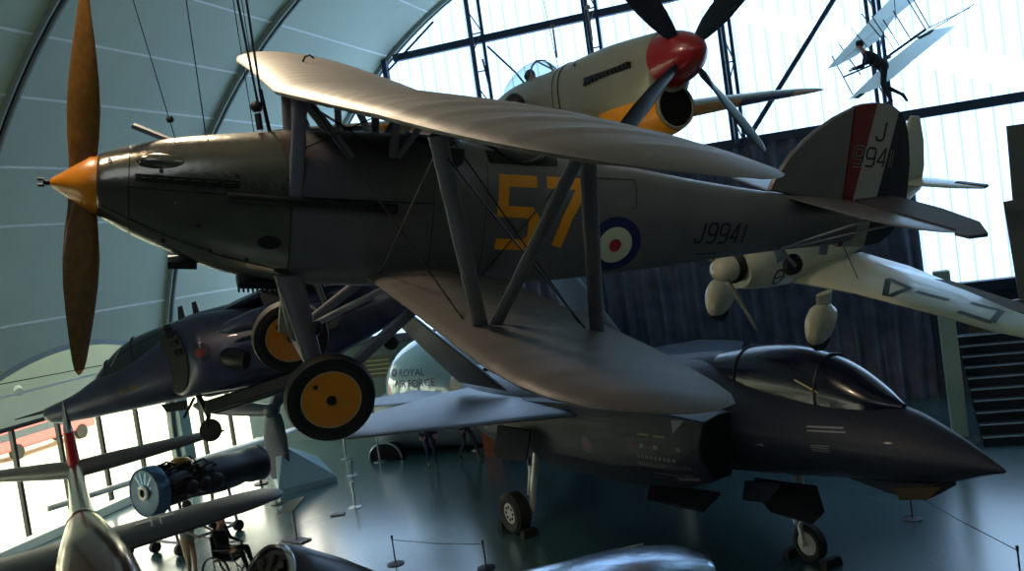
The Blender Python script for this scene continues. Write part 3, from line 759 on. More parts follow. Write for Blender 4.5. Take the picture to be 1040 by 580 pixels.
# intake trunks
for s in (-1, 1):
    rr = []
    for x0, yi, yo, zt, zb, dx in ((-4.05, 1.02, 1.68, 2.68, 1.62, .28), (-4.6, .98, 1.84, 2.78, 1.46, .2), (-6.0, .9, 1.98, 2.82, 1.34, .1), (-8.0, .9, 2.05, 2.76, 1.34, 0), (-10.5, .9, 1.98, 2.62, 1.45, 0), (-12.8, .8, 1.5, 2.5, 1.7, 0)):
        pts = [(yi, zb), (yo-.28, zb), (yo, zb+.42), (yo+.02, (zt+zb)/2+.15), (yo-.1, zt-.05), (yi+.25, zt+.02), (yi, zt)]
        rr.append([Vector((x0+dx*(z-zb)*.5-(.25 if x0 > -4.2 and False else 0), s*y, z)) for y, z in pts])
    MB().loft(rr).build('intake_trunk', m_jet2 if False else m_jet, jet, smooth=35, bevel=.02)
    c = sum(rr[0], Vector())/7
    MB().plate([c+(p-c)*.9+Vector((.012, 0, 0)) for p in rr[0]], .01, (1, 0, 0)).build('intake_opening', M_['black'], jet, smooth=0)
# canopy
CP = [(-1.42, 2.80, .05, 2.72), (-1.8, 3.03, .30, 2.74), (-2.2, 3.28, .42, 2.76), (-2.6, 3.46, .48, 2.78), (-3.1, 3.57, .51, 2.82), (-3.6, 3.60, .52, 2.86), (-4.1, 3.57, .50, 2.92), (-4.6, 3.5, .46, 3.0), (-4.95, 3.45, .42, 3.05)]
def can_rings(tab, n=28, sub=4):
    rings = []
    for x, zt, hw_, zb in smooth_tab(tab, sub):
        rings.append([Vector((x, hw_*math.cos(math.pi*k/n), zb+(zt-zb)*math.sin(math.pi*k/n)**.8)) for k in range(n+1)])
    return rings
m_can = mat('dark tinted canopy', (9, 12, 38), .24, 0, 0, coat=.25, spec=.5)
MB().loft(can_rings(CP), closed=False).build('canopy', m_can, jet, smooth=80)
# faired spine behind the canopy
SP = [(-4.93, 3.455, .44, 3.0), (-5.6, 3.40, .50, 3.0), (-6.6, 3.30, .6, 2.95), (-8.0, 3.2, .7, 2.9)]
MB().loft(can_rings(SP), closed=False).build('spine', m_jet, jet, smooth=80)
# canopy bow + frame line
bow = can_rings([(-2.62, 3.475, .485, 2.78), (-2.63, 3.475, .485, 2.78)], sub=1)[0]
MB().tube([p*1.0 for p in bow], .025, 6).build('canopy_bow', M_['dark'], jet)
MB().tube(can_rings([(-4.3, 3.56, .5, 2.95), (-4.31, 3.56, .5, 2.95)], sub=1)[0], .014, 6).build('canopy_seam', M_['dark'], jet)
# seat glimpsed: bright headrest edge
MB().bar((-2.95, -.50, 3.16), (-2.55, -.47, 2.98), .015, .02).build('canopy_mark', mat('pale mark', (190, 180, 120), .5, 0, 0), jet, smooth=0)
# sensor window under nose
MB().plate([(-.85, -.14, 1.72), (-1.5, -.30, 1.64), (-1.5, -.22, 1.44), (-1.1, -.12, 1.50)], .04, (0, -1, 0)).build('sensor_window', mat('bronze sensor glass', (122, 104, 78), .15, .6, .05), jet, smooth=0)
MB().loft([[Vector((-.75, y, 1.76)) for y in (-.02, .02)]+[Vector((-.75, y, 1.72)) for y in (.02, -.02)], [Vector((-1.15, -.22, 1.74)), Vector((-1.15, .22, 1.74)), Vector((-1.15, .15, 1.47)), Vector((-1.15, -.15, 1.47))], [Vector((-1.7, -.26, 1.7)), Vector((-1.7, .26, 1.7)), Vector((-1.7, .2, 1.5)), Vector((-1.7, -.2, 1.5))], [Vector((-2.4, -.2, 1.66)), Vector((-2.4, .2, 1.66)), Vector((-2.4, .2, 1.62)), Vector((-2.4, -.2, 1.62))]]).build('sensor_fairing', m_jet, jet, smooth=20)
# wings, tailplanes, fins
for s in (-1, 1):
    st = [(s*1.2, -5.6, -12.4, 2.55, .035), (s*1.9, -6.9, -12.5, 2.55, .04), (s*3.5, -8.4, -12.2, 2.54, .04), (s*5.2, -9.95, -11.75, 2.52, .035), (s*5.32, -10.3, -11.7, 2.52, .015)]
    MB().loft(wing_rings(st, 14, .0)).build('wing', m_jet2, jet, smooth=40)
    st = [(s*1.2, -12.9, -15.6, 2.25, .03), (s*1.6, -13.2, -15.7, 2.25, .03), (s*3.3, -15.1, -16.1, 2.25, .03), (s*3.36, -15.3, -16.05, 2.25, .012)]
    MB().loft(wing_rings(st, 10, 0)).build('tailplane', m_jet2, jet, smooth=40)
    a, b, c, d = Vector((-9.7, s*1.75, 2.75)), Vector((-11.9, s*1.75, 2.8)), Vector((-14.2, s*2.5, 4.72)), Vector((-12.9, s*2.5, 4.72))
    MB().plate([a, b, c, d], .14, (0, 1, .35*s), inset=.06).build('tail_fin', m_jet, jet, smooth=30)
MB().lathe([(-13.6, .62), (-14.6, .58), (-15.2, .48), (-15.2, .40), (-14.6, .3)], (0, 0, 2.15), (1, 0, 0), 32).build('exhaust_nozzle', M_['dark'], jet)
# markings on the starboard side, by casting toward +y
allb = BVHTree.FromPolygons([tuple(v.co) for o in jet.children if o.name.startswith(('intake_trunk', 'fuselage')) for v in o.data.vertices],
    (lambda: [tuple(i+off for i in p.vertices) for o, off in zip([o for o in jet.children if o.name.startswith(('intake_trunk', 'fuselage'))], [0]+[sum(len(q.data.vertices) for q in [o for o in jet.children if o.name.startswith(('intake_trunk', 'fuselage'))][:k+1]) for k in range(10)]) for p in o.data.polygons])())
m_mk = mat('pale stencil', (128, 130, 134), .5, 0, 0); m_mk2 = mat('khaki stencil', (122, 116, 74), .5, 0, 0); m_mk3 = mat('low visibility red', (96, 34, 52), .5, 0, 0)
def jd(name, polys, m, x, z, label=None):
    return decal(name, polys, m, jet, allb, (x, -1, z), (1, 0, 0), (0, 0, 1), (0, 1, 0), .008, .08, label)
jd('stencil', [rect(0, .28, 0, .04), rect(.36, .64, 0, .04)], m_mk2, -5.25, 2.36)
jd('stencil', [rect(k*.16, k*.16+.09, .0, .07) for k in (0, 2, 5)]+[rect(k*.045-.1, k*.045-.085, -.32, -.24) for k in range(24)]+[rect(k*.1-.1, k*.1-.04, -.18, -.12) for k in range(9)], m_mk, -5.2, 2.16)
jd('stencil', [rect(-.1, .1, 0, .06), rect(.3, .42, .01, .05)], m_mk3, -5.35, 2.16)
jd('stencil', [rect(.0, .75, 0, .012), rect(.45, .8, -.09, -.035)], m_mk, -5.05, 1.72)
jd('stencil', [rect(0, .55, 0, .025), rect(0.02, .6, -.05, -.03)], m_mk, -2.55, 2.52)
jd('stencil', [rect(0, .3, -.03*k, -.03*k+.012) for k in range(4)], m_mk, -2.45, 2.28)
jd('stencil', [[(0, 0), (.18, .03), (.18, -.03)]], m_mk, -3.5, 2.2)
jd('roundel', [disc(0, 0, .16)], mat('low visibility blue', (40, 44, 78), .5, 0, 0), -6.65, 2.05); jd('roundel_centre', [disc(0, 0, .07)], m_mk3, -6.65, 2.05).location = Vector((0, -.004, 0))
MB().plate([(-4.25, -1.95, 2.72), (-4.02, -1.9, 2.72), (-4.25, -1.95, 2.50)], .01, (0, 1, 0)).build('warning_triangle', m_mk, jet, smooth=0)
# weapon bay door edges
MB().plate([(-3.9, -1.45, 1.46), (-5.6, -1.5, 1.36), (-5.3, -1.85, 1.24), (-3.95, -1.8, 1.26)], .04, (0, .4, 1)).build('bay_door', mat('dark nose door', (20, 22, 30), .85, 0, .05, spec=.15), jet, smooth=0)
MB().plate([(-3.3, -.7, 1.52), (-4.0, -.8, 1.48), (-3.95, -.95, 1.22), (-3.45, -.9, 1.25)], .04, (0, 1, .3)).build('bay_door', m_jet, jet, smooth=0)
# main gear
m_leg = mat('pale gear leg', (168, 172, 172), .35, .3, .06)
for s in (-1, 1):
    w = MB().lathe([(-.12, .20), (-.17, .26), (-.17, .36), (-.11, .42), (.11, .42), (.17, .36), (.17, .26), (.12, .20)], (-9.18, s*2.3, .42), (0, 1, 0), 40).build('main_wheel', M_['tyre'], jet)
    MB().lathe([(-.13, .001), (-.13, .22), (.13, .22), (.13, .001)], (-9.18, s*2.3, .42), (0, 1, 0), 32).build('wheel_hub', m_leg, w)
    mb = MB()
    for k in range(8):
        a = 2*math.pi*k/8; mb.lathe([(0, .03), (.01, .03)], (-9.18+.13*math.cos(a), s*2.3+s*.13, .42+.13*math.sin(a)), (0, s, 0), 10)
    mb.build('hub_hole', M_['black'], w)
    mb = MB(); mb.tube([(-8.95, s*2.02, .42), (-8.9, s*1.98, .8), (-8.75, s*1.85, 1.6)], [.06, .07, .08], 12); mb.tube([(-9.1, s*1.98, .7), (-9.0, s*1.9, 1.3)], .03, 8); mb.tube([(-9.18, s*2.3, .42), (-8.93, s*2.0, .42)], .06, 10); mb.tube([(-8.9, s*1.98, .9), (-9.4, s*1.7, 1.6)], .03, 8)
    mb.build('gear_leg', m_leg, jet)
    MB().plate([(-8.15, s*2.25, 2.2), (-9.35, s*2.3, 2.2), (-9.45, s*2.42, 1.66), (-9.15, s*2.44, 1.55), (-8.25, s*2.4, 1.62)], .05, (0, 1, .2)).build('gear_door', mat('dark door', (36, 40, 52), .8, 0, .05, spec=.2), jet, smooth=0, bevel=.01)
    MB().box((-9.62, s*2.3, .08), (.16, .36, .16), taper=.8).build('wheel_chock', M_['black'], jet, smooth=0)
    MB().box((-8.72, s*2.3, .08), (.16, .36, .16), taper=.8).build('wheel_chock', M_['black'], jet, smooth=0)
# nose gear
w = MB().lathe([(-.06, .18), (-.10, .22), (-.10, .27), (-.06, .31), (.06, .31), (.10, .27), (.10, .22), (.06, .18)], (-3.55, 0, .31), (0, 1, 0), 36).build('nose_wheel', M_['tyre'], jet)
MB().lathe([(-.08, .001), (-.08, .19), (-.06, .19)], (-3.55, 0, .31), (0, 1, 0), 28).build('wheel_hub', m_leg, w)
mb = MB(); mb.tube([(-3.55, -.15, .31), (-3.58, -.15, .62), (-3.58, 0, .78)], .04, 10); mb.tube([(-3.58, 0, .72), (-3.62, 0, 1.6)], .075, 12); mb.tube([(-3.55, -.2, .31), (-3.55, .1, .31)], .035, 8); mb.tube([(-3.8, 0, .9), (-3.85, 0, .72), (-3.75, -.06, .6)], .03, 6)
mb.build('nose_gear_leg', m_leg, jet)
MB().plate([(-2.86, -.42, 1.48), (-4.15, -.45, 1.42), (-4.1, -.5, 1.15), (-3.8, -.52, .92), (-2.95, -.5, .88), (-2.72, -.47, 1.1)], .04, (0, 1, .1)).build('nose_gear_door', mat('dark nose door', (20, 22, 30), .85, 0, .05, spec=.15), jet, smooth=0, bevel=.008)
MB().box((-3.95, 0, .07), (.14, .4, .14), taper=.8).build('wheel_chock', M_['black'], jet, smooth=0)
MB().box((-3.15, 0, .07), (.14, .4, .14), taper=.8).build('wheel_chock', M_['black'], jet, smooth=0)

# ================================================================ RED NOSED FIGHTER (top centre)
m_tsil = mat('warm silver aircraft paint', (140, 137, 124), .38, .3, .08, 2)
m_tund = mat('target yellow', (214, 136, 14), .4, 0, .06, 3)
ft_ = thing('fighter_aeroplane', (-1.595, 14.805, 8.392), 'silver fighter with a red spinner and yellow underside hanging above the big biplane wing', 'aeroplane', hpr=(-44.5, .3, .9))
TT = [(-.86, .46, -.47, .44, 2, -.0), (-1.0, .49, -.72, .47, 2.1, -.02), (-1.5, .54, -.80, .49, 2.3, -.05), (-2.3, .60, -.82, .50, 2.5, -.08), (-3.2, .61, -.82, .50, 2.6, -.1), (-4.3, .62, -.80, .50, 2.5, -.08), (-5.5, .66, -.7, .46, 2.4, 0), (-6.6, .60, -.5, .38, 2.2, .02), (-8.2, .22, -.5, .22, 2.1, -.15), (-9.6, -.1, -.45, .06, 2, -.3)]
tf = MB().loft(body_rings(TT, 44, 5)).build('fuselage', m_tsil, ft_, smooth=60); tb = bvh_of(tf)
MB().lathe([(-.87, .445), (-.7, .435), (-.5, .39), (-.3, .31), (-.12, .19), (-.03, .09), (0, .01)], n=44).build('spinner', M_['red'], ft_, smooth=80)
# chin cowling with round radiator mouth
rr = []
for x, cz, r_, rz in ((-.92, -.74, .37, .38), (-1.1, -.74, .41, .42), (-1.5, -.70, .43, .50), (-2.1, -.62, .44, .5), (-3.0, -.45, .42, .45)):
    rr.append([Vector((x, r_*math.cos(2*math.pi*k/32), cz+rz*math.sin(2*math.pi*k/32))) for k in range(32)])
MB().loft(rr).build('radiator_cowl', m_tund, ft_, smooth=60)
MB().lathe([(-.05, .335), (.02, .36), (.05, .355), (.05, .325), (-.02, .31)], (-.90, 0, -.74), (1, 0, 0), 36, cap=False).build('radiator_lip', m_tsil, ft_)
MB().lathe([(0, .001), (0, .325)], (-.875, 0, -.74), (1, 0, 0), 36).build('radiator_core', M_['black'], ft_)
m_bl = mat('dark blue black blade', (22, 26, 44), .35, .2, .1)
for a in (38, 128, 218, 308):
    dv = (0, math.cos(R(a)), math.sin(R(a)))
    rd = [.30, .45, .7, 1.0, 1.4, 1.75, 2.0, 2.12]; cc = [.16, .24, .34, .40, .40, .34, .24, .08]; be = [R(-b) for b in (35, 42, 48, 53, 58, 62, 64, 65)]
    MB().loft(blade_rings(dv, (1, 0, 0), rd, cc, be, .12, o=(-.42, 0, 0), n=9)).build('propeller_blade', m_bl, ft_, smooth=60)
# exhaust stubs, canopy
mb = MB(); mb.box((-1.97, -.47, .07), (1.45, .06, .10), rot=Matrix.Rotation(R(2), 3, 'Y'))
for k in range(12): mb.box((-1.32-k*.12, -.50, .075-k*.004), (.08, .07, .06))
mb.build('exhaust_stack', M_['dark'], ft_, smooth=0)
mb = MB(); mb.box((-1.97, .47, .07), (1.45, .06, .10)); mb.build('exhaust_stack', M_['dark'], ft_, smooth=0)
CT2 = [(-4.35, .60, .04, .56), (-4.6, .80, .22, .56), (-4.95, .95, .27, .56), (-5.4, .98, .29, .58), (-5.9, .90, .26, .58), (-6.4, .75, .16, .58), (-6.6, .66, .05, .58)]
MB().loft(can_rings(CT2), closed=False).build('canopy', glassmat('clear canopy', (225, 235, 238), .3), ft_, smooth=80)
for x, z, w_ in ((-4.95, .95, .27),):
    MB().tube(can_rings([(x, z, w_, .56), (x-.01, z, w_, .56)], sub=1)[0], .02, 6).build('canopy_frame', M_['steel'], ft_)
MB().tube([(-4.95, -.1, .95), (-4.38, -.03, .62)], .018, 6).build('windscreen_frame', M_['steel'], ft_)
MB().tube([(-4.95, .1, .95), (-4.38, .03, .62)], .018, 6).build('windscreen_frame', M_['steel'], ft_)
pl = thing('pilot_dummy', ft_.matrix_world @ Vector((-5.45, 0, .60)), 'dummy pilot in a dark flying helmet inside the clear canopy', 'mannequin', hpr=(-44.5, 0, 0))
mb = MB(); mb.ball((0, 0, .15), (.13, .11, .14)); mb.ball((.02, -.115, .14), (.05, .03, .06)); mb.build('helmet', mat('dark leather', (26, 26, 34), .5, 0, .1), pl)
mb = MB(); mb.ball((.05, 0, .10), (.10, .085, .11)); mb.build('face', mat('mannequin skin', (170, 122, 100), .6, 0, .05), pl)
mb = MB(); mb.loft([[Vector((.12*math.cos(2*math.pi*k/16)*w, .2*math.sin(2*math.pi*k/16)*w, z)) for k in range(16)] for z, w in ((-.35, 1.), (-.12, 1.05), (-.03, .8), (.03, .35))]); mb.build('torso', mat('olive overall', (60, 62, 56), .8, 0, .1), pl)
# wings with yellow underside and camouflaged patch
def two_tone(nm, rings, mtop, mbot, par):
    mb = MB(); n = len(rings[0]); vs = [v for r in rings for v in r]; fs = []; mi = []
    for i in range(len(rings)-1):
        for k in range(n):
            fs.append((i*n+k, i*n+(k+1) % n, (i+1)*n+(k+1) % n, (i+1)*n+k)); mi.append(0 if k < n//2 else 1)
    fs.append(tuple(range(n))); mi.append(0); fs.append(tuple((len(rings)-1)*n+k for k in range(n))); mi.append(0)
    mb.v = vs; mb.f = fs; mb.m = mi
    return mb.build(nm, [mtop, mbot], par, smooth=50)
def camo_mat():
    m = bpy.data.materials.new('yellow and black underside'); m.use_nodes = True; nt = m.node_tree; b = nt.nodes['Principled BSDF']
    tc = nt.nodes.new('ShaderNodeTexCoord'); sp = nt.nodes.new('ShaderNodeSeparateXYZ'); nt.links.new(tc.outputs['Object'], sp.inputs[0])
    ad = nt.nodes.new('ShaderNodeMath'); ad.operation = 'MULTIPLY_ADD'; ad.inputs[1].default_value = .55; nt.links.new(sp.outputs[0], ad.inputs[0]); nt.links.new(sp.outputs[1], ad.inputs[2])
    dv = nt.nodes.new('ShaderNodeMath'); dv.operation = 'DIVIDE'; dv.inputs[1].default_value = 3.0; nt.links.new(ad.outputs[0], dv.inputs[0])
    fr = nt.nodes.new('ShaderNodeMath'); fr.operation = 'FRACT'; nt.links.new(dv.outputs[0], fr.inputs[0])
    gt = nt.nodes.new('ShaderNodeMath'); gt.operation = 'GREATER_THAN'; gt.inputs[1].default_value = .5; nt.links.new(fr.outputs[0], gt.inputs[0])
    mx = nt.nodes.new('ShaderNodeMix'); mx.data_type = 'RGBA'; mx.inputs[6].default_value = srgb(200, 132, 40); mx.inputs[7].default_value = srgb(30, 32, 46)
    nt.links.new(gt.outputs[0], mx.inputs[0]); nt.links.new(mx.outputs[2], b.inputs['Base Color']); b.inputs['Roughness'].default_value = .5
    return m
m_camo = camo_mat()
for s in (1, -1):
    st = [(s*y, le, te, z+(0 if s > 0 else max(0, y-1.2)*.045), t_) for y, le, te, z, t_ in ((.3, -2.45, -5.4, -.60, .13), (1.2, -2.5, -5.35, -.58, .13), (2.6, -2.66, -5.15, -.50, .12), (4.0, -2.95, -4.85, -.42, .11), (5.0, -3.2, -4.6, -.38, .10), (5.7, -3.42, -4.4, -.36, .09), (6.1, -3.66, -4.2, -.35, .07), (6.22, -3.8, -4.05, -.35, .03))]
    two_tone('wing', wing_rings(st, 14, .01), m_tsil, m_camo, ft_)
    st = [(s*y, le, te, -.1, .09) for y, le, te in ((.05, -8.3, -9.5), (1.2, -8.5, -9.45), (2.2, -8.9, -9.3))]
    MB().loft(wing_rings(st, 10, 0)).build('tailplane', m_tsil, ft_)
MB().plate([(-7.9, 0, .2), (-8.5, 0, .6), (-9.1, 0, .95), (-9.6, 0, .9), (-9.8, 0, .3), (-9.7, 0, -.3)], .1, (0, 1, 0), inset=.05).build('fin', m_tsil, ft_)
def ftl(x, y, Y0):
    iv_ = ft_.matrix_world.inverted(); o_ = iv_ @ CPOS; d_ = iv_.to_3x3() @ ray(x, y); return o_+d_*((Y0-o_.y)/d_.y)
# dark rounded wheel showing below the flank, sling straps, fillet
MB().ball(ftl(523, 108, -.75), (.26, .2, .26), 20).build('flank_dome', mat('dark brown rubber', (34, 26, 28), .5, 0, .2, 8), ft_)
MB().ball((-2.9, -.62, -.62), (.5, .16, .10), 14).build('wing_fillet', m_tsil, ft_)
for x in (-3.55, -3.75):
    rr_ = min(body_rings(TT, 44, 5), key=lambda r_: abs(r_[0].x-x)); c = Vector((rr_[0].x, 0, -.05))
    MB().tube([c+(p-c)*1.01 for p in rr_]+[c+(rr_[0]-c)*1.01], .012 if x > -3.7 else .006, 5, cap=False).build('sling_strap', M_['dark'], ft_)
MB().lathe([(0, .03), (.02, .03)], (-3.0, -.43, .44), (0, -1, .4), 10).build('filler_cap', M_['dark'], ft_)
for x, dx, lab in ((-3.0, 0, 'cable with a turnbuckle above the silver fighter nose'), (-4.3, -.4, 'cable with a turnbuckle above the clear canopy of the silver fighter')):
    p = ft_.matrix_world @ Vector((x, 0, .6))
    up_cable('suspension_cable', p, dx, lab, .008)
    mb = MB(); mb.tube([p+Vector((0, 0, .25)), p+Vector((0, 0, .8))], .022, 6); mb.ball(p+Vector((0, 0, .85)), .05, 8); tag(mb.build('turnbuckle', M_['steel']), 'turnbuckle on the '+lab.replace('cable with a turnbuckle ', 'cable '), 'turnbuckle')
# ================================================================ WHITE RACING AEROPLANE (right, behind the tail)
ra = thing('racing_aeroplane', (-1.7, 13.53, 5.05), 'small white racing aeroplane with wheel spats hanging below the tail of the biplane', 'aeroplane', hpr=(235.07, -6.24, -14.48))
m_w = mat('glossy white aeroplane', (176, 172, 156), .35, 0, .06, 3, coat=.3)
RTb = [(-.42, .16, -.34, .30, 2.2, -.08), (-.7, .24, -.42, .36, 2.3, -.1), (-1.4, .30, -.55, .38, 2.4, -.12), (-2.4, .38, -.60, .36, 2.3, -.12), (-3.3, .55, -.50, .32, 2.2, -.05), (-4.2, .50, -.25, .20, 2.1, .05), (-5.4, .34, .12, .06, 2, .22)]
rf_ = MB().loft(body_rings(RTb, 36, 5)).build('fuselage', m_w, ra, smooth=60); rb_ = bvh_of(rf_)
MB().lathe([(-.30, .20), (-.2, .20), (-.06, .15), (0, .06), (.01, .01)], n=28).build('spinner', m_w, ra, smooth=80)
MB().lathe([(-.42, .24), (-.34, .25), (-.3, .21)], n=28).build('spinner_ring', M_['dark'], ra)
MB().loft(blade_rings((0, .62, -.78), (1, 0, 0), [.15, .4, .7, .9, .98], [.1, .15, .14, .1, .03], [R(40), R(50), R(60), R(64), R(66)], .15, o=(-.15, 0, 0))).build('propeller_blade', mat('grey brown blade', (74, 66, 60), .4, 0, .1), ra)
MB().loft(blade_rings((0, -.62, .78), (1, 0, 0), [.15, .4, .7, .9, .98], [.1, .15, .14, .1, .03], [R(40), R(50), R(60), R(64), R(66)], .15, o=(-.15, 0, 0))).build('propeller_blade', MATS['grey brown blade'], ra)
for s in (1, -1):
    st = [(s*y, le, te, z, t_) for y, le, te, z, t_ in ((.25, -1.45, -3.3, -.46, .12), (1.2, -1.5, -3.05, -.44, .11), (2.4, -1.38, -2.52, -.42, .1), (3.3, -1.25, -2.04, -.41, .1), (3.7, -1.27, -1.9, -.41, .08), (3.85, -1.4, -1.8, -.41, .04))]
    MB().loft(wing_rings(st, 12, .01)).build('wing', m_w, ra, smooth=50)
    st = [(s*y, le, te, .34, .08) for y, le, te in ((.04, -4.75, -5.5), (.8, -4.95, -5.5), (1.2, -5.15, -5.45))]
    MB().loft(wing_rings(st, 8, 0)).build('tailplane', m_w, ra)
    o = (-1.28, s*.92, -.9)
    mb = MB(); rr = []
    for x, hw_, zt, zb in ((-.93, .03, -.75, -1.0), (-.97, .10, -.66, -1.14), (-1.05, .13, -.6, -1.2), (-1.2, .14, -.58, -1.22), (-1.38, .11, -.62, -1.18), (-1.52, .06, -.72, -1.08), (-1.6, .02, -.8, -.98)):
        rr.append([Vector((x, s*.92+hw_*math.cos(2*math.pi*k/20), (zt+zb)/2+(zt-zb)/2*math.sin(2*math.pi*k/20))) for k in range(20)])
    mb.loft(rr); sp_ = mb.build('wheel_spat', m_w, ra)
    MB().lathe([(-.05, .13), (-.06, .17), (0, .19), (.06, .17), (.05, .13)], (-1.2, s*.92, -1.13), (0, 1, 0), 24).build('wheel', M_['tyre'], ra)
    MB().loft([[Vector((-1.28+.12*math.cos(2*math.pi*k/14)*w_, s*.92+.05*math.sin(2*math.pi*k/14), z)) for k in range(14)] for z, w_ in ((-.45, 1.6), (-.8, 1.1))]).build('spat_leg', m_w, ra)
MB().plate([(-4.6, 0, .42), (-4.78, 0, .9), (-4.92, 0, 1.35), (-5.02, 0, 1.46), (-5.25, 0, 1.42), (-5.42, 0, 1.0), (-5.5, 0, .5), (-5.42, 0, .1)], .08, (0, 1, 0), inset=.08).build('fin', m_w, ra, smooth=30)
MB().box((-5.32, .95, .345), (.12, .5, .05)).build('tailplane_tip', M_['dark'], ra, smooth=0)
# canopy, emblem, scoop, lettering under the near wing
MB().loft(can_rings([(-2.6, .42, .03, .40), (-2.9, .6, .18, .40), (-3.3, .68, .2, .4), (-3.8, .56, .1, .4)]), closed=False).build('canopy', m_can, ra)
decal('emblem', ringpoly(0, 0, .09, .125)+[rect(-.1, .1, -.012, .012)], M_['dark'], ra, rb_, (-.98, 1, -.25), (-1, 0, 0), (0, 0, 1), (0, -1, 0), .006, .06)
decal('cowl_panel', [rect(0, .22, 0, .16)], mat('blue grey patch', (92, 102, 122), .4, 0, 0), ra, rb_, (-.92, 1, -.02), (-1, 0, 0), (0, 0, 1), (0, -1, 0), .006, .06)
rw = [o for o in ra.children if o.name.startswith('wing')][0]; wb = bvh_of(rw)
# letters read from below: rows run along the span
def wl(txt, y0, h, w, sw, gap=.12):
    polys = word(txt, h, w, gap, sw)
    decal('wing_lettering', polys, m_ser, ra, wb, (-1.72-.0, y0, -3), (0, 1, 0), (-1, 0, 0), (0, 0, 1), .005, .06)
rinv = ra.matrix_world.inverted(); ro = rinv @ CPOS
def wpt(x, y, z=-.33):
    d = rinv.to_3x3() @ ray(x, y); t = (z-ro.z)/d.z; q = ro+d*t; return (q.y, -q.x)
for nm_, pa_ in (('A', [[(902, 283), (899, 299)], [(902, 282), (925, 292)], [(899, 299), (924, 292)]]), ('dash', [[(931, 295), (964, 303)]]), ('C', [[(986, 305), (1017, 312)], [(1018, 312), (1008, 325)], [(1008, 325), (973, 314)]])):
    for pp2 in pa_:
        decal('wing_lettering', stroke([wpt(*q_) for q_ in pp2], .085), m_ser, ra, wb, (0, 0, 1), (0, 1, 0), (-1, 0, 0), (0, 0, -1), .006, .08)
p = ra.matrix_world @ Vector((-2.2, .9, -.52)); q = hart.matrix_world @ Vector((-7.65, .15, -.2))
cable('suspension_cable', p, q, 'thin wire with a shackle between the biplane tail and the white racing aeroplane', .008)
mb = MB(); mb.tube([p+Vector((0, 0, -.0)), p+(q-p)*.06], .03, 8); tag(mb.build('shackle', M_['dark']), 'small dark shackle on the wing root of the white racing aeroplane', 'shackle')
def wl3(x, y): a, b = wpt(x, y, -.42); return (-b, a, -.42)
MB().plate([wl3(947, 284), wl3(966, 286), wl3(1050, 313), wl3(1050, 322), wl3(955, 296)], .03, (0, 0, 1)).build('flap', mat('grey brown flap', (96, 92, 88), .6, 0, .05), ra, smooth=0)

# ================================================================ JUMP JET (left, hanging behind)
jj = thing('jump_jet', (-20.87*.8, 19.89*.8, 6-2.98*.8), 'dark grey green jump jet with a nose probe hanging at the left behind the propeller', 'jet', hpr=(198.5, -9.8, 11.3), scale=.8)
m_jj = mat('dark camouflage', (52, 58, 84), .36, .15, .35, 1.2, coat=.2); m_jj2 = mat('dark camouflage green', (30, 36, 40), .5, .1, .2, 2)
HT = [(0.02, .02, -.14, .04, 2, -.06), (-.05, .07, -.30, .14, 2, -.12), (-.3, .10, -.42, .24, 2, -.15), (-1.0, .20, -.54, .38, 2.1, -.15), (-1.7, .42, -.62, .48, 2.2, -.12), (-2.6, .55, -.72, .58, 2.3, -.1), (-3.6, .85, -.82, .68, 2.4, -.05), (-4.4, 1.26, -.90, .74, 2.4, 0), (-5.4, 1.26, -1.05, .78, 2.4, 0), (-6.5, 1.16, -1.15, .76, 2.3, 0), (-8.0, 1.0, -1.05, .66, 2.2, 0), (-10, .85, -.6, .42, 2.1, .1), (-12.5, .72, -.1, .2, 2, .3), (-13.8, .6, .2, .08, 2, .4)]
hf = MB().loft(body_rings(HT, 40, 5)).build('fuselage', m_jj, jj, smooth=60); hb = bvh_of(hf)
MB().tube([(.0, .0, .0), (.45, .0, .02), (.85, .0, .04)], [.05, .03, .015], 8).build('nose_probe', m_jj2, jj)
MB().loft(can_rings([(-1.5, .36, .04, .30), (-1.9, .66, .3, .32), (-2.4, 1.0, .38, .36), (-2.9, 1.17, .42, .4), (-3.5, 1.24, .42, .5), (-4.1, 1.27, .4, .7), (-4.5, 1.27, .3, .9)]), closed=False).build('canopy', mat('harrier canopy', (22, 36, 44), .08, 0, 0, coat=1.), jj, smooth=80)
for x, z, w_ in ((-2.05, .78, .33), (-2.9, 1.17, .425)):
    MB().tube(can_rings([(x, z+.02, w_, .36), (x-.01, z+.02, w_, .36)], sub=1)[0], .03, 6).build('canopy_frame', m_jj2, jj)
m_lp = mat('pale canopy post', (150, 150, 130), .5, 0, 0)
MB().tube([(-2.25, .36, .55), (-2.62, .30, .98)], .018, 6).build('canopy_post', m_lp, jj)
